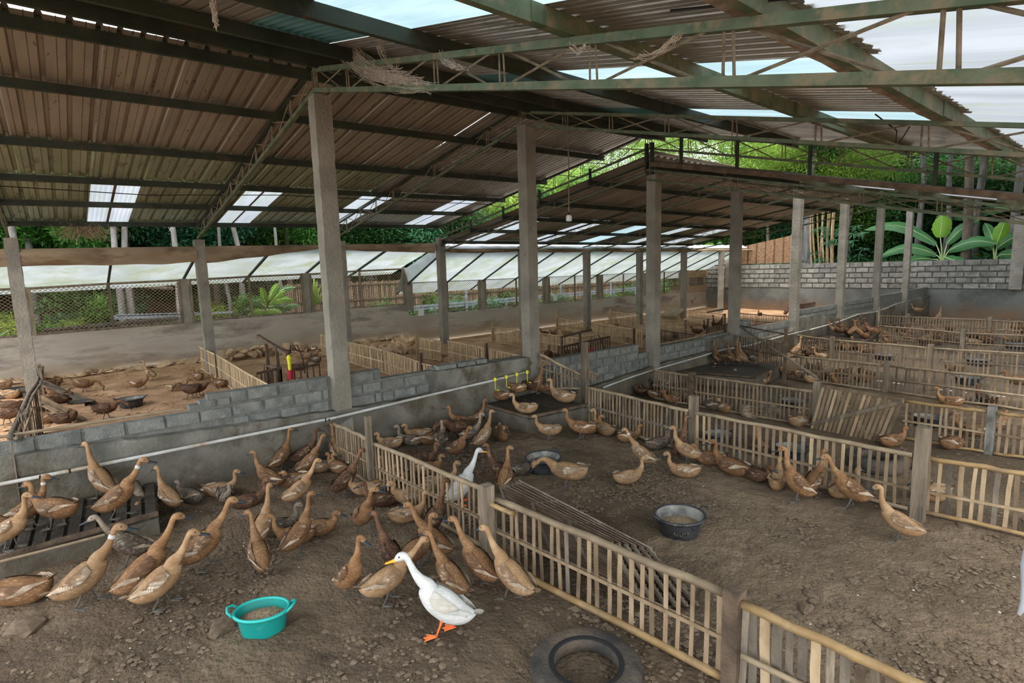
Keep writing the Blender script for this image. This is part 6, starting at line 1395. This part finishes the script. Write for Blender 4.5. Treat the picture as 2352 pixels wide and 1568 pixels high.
for (u, v, X, k, s, lab) in ((170, 740, -19.8, 3, .5, 'low bright green plant behind the first mesh window, centre'), (80, 755, -19.6, 0, .6, 'leafy plant at the foot of the first mesh window'), (225, 690, -21.5, 0, .8, 'fern-like bush halfway up the slope'), (140, 680, -22, 1, .9, 'dark shrub left on the slope'), (560, 690, -20.2, 0, .8, 'bush left of the large-leaved plant'), (1310, 705, -20.0, 3, .6, 'bright green grass tuft behind the second notice'), (1245, 690, -21, 3, .5, 'pale green weeds behind the mesh'), (1480, 650, -22, 2, .9, 'palm-like bush near the far end of the mesh wall')):
    p = AX(u, v, X); bush(p.x, p.y, k, s, lab, z=p.z-.35*s-.1, group=None)
# big leaves, each one a piece
def bigleaf(base, tip, w_, m, parent, curl=.25, split=True, seed=0, segs=11, nm='leaf', face=(.25, -1, .35)):
    r = random.Random(seed); base = Vector(base); tip = Vector(tip); L_ = (tip-base).length; d = (tip-base)/L_; face = Vector(face)+Vector((r.uniform(-.4, .4), 0, r.uniform(-.3, .3))); sd = d.cross(face)
    if sd.length < .2: sd = d.cross(Vector((0, 0, 1)))
    sd.normalize(); up_ = sd.cross(d)
    if up_.dot(face) < 0: up_ = -up_
    arch = Vector((0, 0, 1)); b = MB(); vs = []
    for i in range(segs+1):
        f = i/segs; c = base.lerp(tip, f)+arch*curl*L_*math.sin(PI*f)*.6; w = w_*math.sin(PI*min(1, (f*.93+.05)))**.55*(1-.25*f); 
        if i == segs: w = .01
        n1 = r.uniform(.82, 1) if split else 1; n2 = r.uniform(.82, 1) if split else 1
        vs += [c-sd*w*n1-up_*w*.28, c-sd*w*.5*n1-up_*w*.02, c+up_*.006, c+sd*w*.5*n2-up_*w*.02, c+sd*w*n2-up_*w*.28]
    fs = [(i*5+j, (i+1)*5+j, (i+1)*5+j+1, i*5+j+1) for i in range(segs) for j in range(4)]
    b.add(vs, fs, m); b.tube([base.lerp(tip, i/6)+arch*curl*L_*math.sin(PI*i/6)*.6+up_*.01 for i in range(7)], [.022-.0025*i for i in range(7)], 5, MATS['leaf_midrib']); return b.build(nm, None, parent, smooth=True)
mat('leaf_midrib', (.36, .50, .20), (.46, .58, .28), scale=4, rough=.5)
def banana(Y, stem_uv, leaves, lab, z0=-.2):
    s = AY(*stem_uv, Y); t = thing('banana_plant', (s.x, s.y, z0), lab, 'plant'); b = MB(); b.tube([(s.x, s.y, z0), (s.x, s.y, (z0+s.z)/2), (s.x, s.y, s.z)], [.16, .13, .09], 10); b.build('stem', mat('banana_stem', (.16, .24, .08), (.30, .34, .14), scale=5, rough=.6), t, smooth=True)
    for i, (bu, bv, tu, tv, w_, yl, dy, cu) in enumerate(leaves):
        A = AY(bu, bv, Y); B = AY(tu, tv, Y+dy); b = MB(); b.tube([(s.x, s.y, s.z-.1), (Vector((s.x, s.y, s.z))+A)/2+Vector((0, 0, .04)), A], [.035, .026, .018], 6); b.build('leaf_stalk', MATS['leaf_midrib'], t, smooth=True)
        bigleaf(A, B, w_, BANY if yl else BANL, t, cu, seed=i+int(bu))
banana(33.6, (2165, 600), [(2160, 545, 2165, 493, .50, 1, 0, .03), (2150, 560, 1985, 528, .36, 0, -.3, .28), (2175, 560, 2250, 505, .30, 0, .4, .22), (2180, 575, 2290, 560, .38, 0, -.2, .25), (2150, 585, 2020, 590, .36, 0, -.5, .3), (2140, 595, 2080, 600, .34, 0, -.8, .1), (2170, 590, 2215, 598, .34, 0, -.7, -.1)], 'large banana plant with one upright yellow-green leaf behind the block wall')
banana(33.9, (2285, 600), [(2290, 560, 2310, 505, .36, 1, 0, .05), (2290, 570, 2352, 540, .30, 0, .2, .2), (2280, 570, 2215, 560, .30, 0, .1, .3), (2295, 585, 2360, 590, .34, 0, .3, .1), (2280, 550, 2262, 512, .26, 0, .5, .1)], 'second banana plant at the right edge')
banana(35.5, (2230, 520), [(2225, 500, 2150, 498, .34, 0, 0, .2), (2240, 495, 2320, 480, .34, 0, 0, .25)], 'banana plant farther back under the truss end', z0=.2)
banana(34.5, (1640, 600), [(1640, 570, 1618, 562, .3, 1, 0, .1), (1642, 568, 1660, 560, .3, 0, 0, .2)], 'banana leaves peeping over the far corner of the wall')
p0 = AX(612, 725, -19.9)
t = thing('large_leaved_plant', (p0.x, p0.y, p0.z-.3), 'plant with broad pale green leaves behind the mesh window left of the nearest pillar', 'plant')
for i, (u, v, u2, v2, w_, yl) in enumerate(((612, 715, 570, 725, .14, 1), (612, 712, 650, 722, .15, 1), (616, 705, 668, 712, .13, 0), (610, 700, 600, 660, .11, 1), (620, 700, 655, 668, .12, 1), (612, 705, 575, 690, .12, 0), (625, 695, 676, 690, .12, 1), (618, 690, 640, 650, .10, 1), (640, 715, 690, 700, .12, 0), (600, 722, 560, 712, .13, 0), (628, 680, 680, 660, .10, 0))):
    bigleaf(AX(u, v, -19.9), AX(u2, v2, -19.6-.15*(i % 3)), w_*1.25, BANY if yl else BANL, t, .2, False, i, 7, face=(1, -.5, .5))
p0 = AX(722, 690, -19.8); t = thing('large_leaved_plant', (p0.x, p0.y, p0.z), 'yellowish long-leaved plant right of the nearest tall pillar, behind the mesh', 'plant')
for i in range(7): bigleaf(AX(722, 700, -19.8), AX(705+i*8, 632+abs(i-2)*12, -19.7), .07, BANY, t, .15, False, i, 7)
# bamboo canes behind the wall
t = thing('bamboo_clump', (AY(1900, 590, 34).x, 34, 0), 'clump of straw-coloured bamboo canes behind the block wall, between two tall pillars', 'bamboo')
for i, u in enumerate((1868, 1880, 1889, 1895, 1901, 1906, 1911, 1917, 1899, 1885)):
    A = AY(u+R.uniform(-3, 3), 602, 34+i*.04); B = AY(u-14+i*2.5+R.uniform(-8, 8), 440, 34.4); A.z = .1; b = MB(); P = [A.lerp(B, k/8)+Vector((.1*math.sin(k), 0, 0))*.3 for k in range(9)]; b.tube(P, [.065-.003*k for k in range(9)], 7); b.build('cane', POLEY if i % 3 else BAMP, t, smooth=True)
b = MB(); 
for i in range(26):
    c = AY(R.uniform(1868, 1990), R.uniform(515, 600), 33.8+R.random()*.6)
    for k in range(9):
        a = R.uniform(-1.2, 1.2); L_ = R.uniform(.25, .5); d = Vector((math.sin(a)*.9, R.uniform(-.4, .2), -abs(math.cos(a))*.7+R.uniform(-.1, .5))).normalized(); s_ = d.cross(Vector((0, 1, 0))).normalized()*.028
        b.add([c, c+d*L_*.5+s_, c+d*L_, c+d*L_*.5-s_], [(0, 1, 2, 3)], LFB)
o = b.build('bamboo_leaves', LFB, t); tag(o, kind='stuff')
# felled trunks, steel profiles and the slatted shed on the left slope
for i, (u, v, u2, v2, X, r_) in enumerate(((255, 648, 400, 640, -22.5, .07), (262, 660, 395, 648, -22.3, .06), (250, 634, 330, 640, -22.8, .05), (300, 655, 398, 662, -22.1, .06), (85, 650, 180, 640, -23, .05))):
    b = MB(); b.tube([AX(u, v, X), AX((u+u2)/2, (v+v2)/2+2, X-.1), AX(u2, v2, X)], r_, 7); tag(b.build('felled_log', BARKD), 'thin felled trunk lying on the slope, %s of the heap' % ORD[i], 'log', 'felled trunks')
b = MB(); b.tube([AX(95, 760, -19.3), AX(250, 745, -19.4), AX(410, 730, -19.3)], .06, 8); tag(b.build('felled_log', BARK), 'pale trunk lying just outside the first mesh window', 'log')
for i, (u, v, u2, v2) in enumerate(((262, 727, 412, 722), (262, 731, 418, 727), (268, 724, 455, 719), (440, 722, 535, 716))):
    b = MB(); b.beam(AX(u, v, -20.2), AX(u2, v2, -20.2), .06, .06); tag(b.build('steel_profile', BLUEG), 'shiny bluish steel profile lying outside the mesh, %s from the top' % ORD[(2, 3, 1, 0)[i]], 'steel bar', 'steel profiles')
t = thing('steel_frame_table', (-20.6, 12, .4), 'long bluish-grey steel table frame behind the mesh windows', 'frame')
for zz in (1.0, 1.12): b = MB(); b.beam((-20.5, 10.3, zz-.15), (-20.6, 27, zz+.0), .09, .08); b.build('rail', BLUEG, t)
for k in range(9): b = MB(); b.beam((-20.5, 10.6+k*2, .1), (-20.5, 10.6+k*2, 1.0), .08, .08); b.build('leg', BLUEG, t)
for k in (2, 5, 7): b = MB(); b.beam((-20.4, 10.2+k*2, .1), (-20.4, 10.2+k*2, 2.1), .08, .08); b.build('leg', BLUEG, t)
t = thing('slatted_shed', (-22.4, 16, .2), 'low shed of brown upright slats beyond the mesh windows', 'shed')
sl = MB()
for k in range(300):
    y = 6.6+k*.085; sl.box((-22.2+R.uniform(-.02, .02), y, 1.25), (.02, .055, 1.7+R.uniform(-.05, .05)), None, R.choice((BAM, WOODB, BAM)))
tag(sl.build('slats', None, t), kind='stuff')
for zz in (.6, 1.35, 2.0): b = MB(); b.beam((-22.15, 6.5, zz), (-22.15, 32, zz), .05, .07); b.build('rail', WOODB, t)
b = MB(); b.box((-22.8, 19, .1), (.1, 26, 2.2)); b.build('back_board', WOODB, t)
# rooster-like bird hanging on a far pillar
hb = AX(1590, 690, XL+.17); t = thing('perched_bird', hb, 'small grey bird with raised tail clinging beside the far eave pillar', 'bird'); b = MB(); b.lathe([(0, -.16), (.07, -.1), (.10, 0), (.07, .1), (0, .15)], hb, 10); b.build('body', PL['grey'], t, smooth=True); b = MB(); b.add([hb+Vector((0, .05, 0)), hb+Vector((.05, .30, .22)), hb+Vector((0, .18, -.02)), hb+Vector((-.04, .26, .16))], [(0, 1, 2), (0, 2, 3)]); b.build('tail', WG['dark'], t)

# things that just enter the picture at the right edge, close to the viewer
Cc = Vector((0, 0, CAM_Z)); q = lambda u, v, d: Cc+ray(u, v)*d
b = MB(); P = [(q(2385, 1225, 1.0), .016), (q(2362, 1300, 1.0), .012), (q(2356, 1345, 1.0), .007), (q(2354, 1385, 1.0), .007), (q(2340, 1412, 1.0), .003)]
b.tube([p for p, r_ in P], [r_ for p, r_ in P], 8); b.tube([q(2372, 1225, 1.0), Vector((q(2372, 1225, 1.0).x+.25, q(2372, 1225, 1.0).y+.3, 3.3))], .008, 6)
tag(b.build('white_plastic_strip', mat('white_soft_plastic', (.36, .38, .41), rough=.6), smooth=True), 'whitish plastic strip hanging into view at the right edge', 'strip')
b = MB(); p0 = q(2352, 1560, .95); b.beam(Vector((p0.x+.03, p0.y+.02, 0)), Vector((p0.x+.035, p0.y+.035, p0.z+.03)), .05, .05, upv=(1, 0, 0)); tag(b.build('wooden_post', POLE), 'beige post end in the lower right corner, very close', 'post')
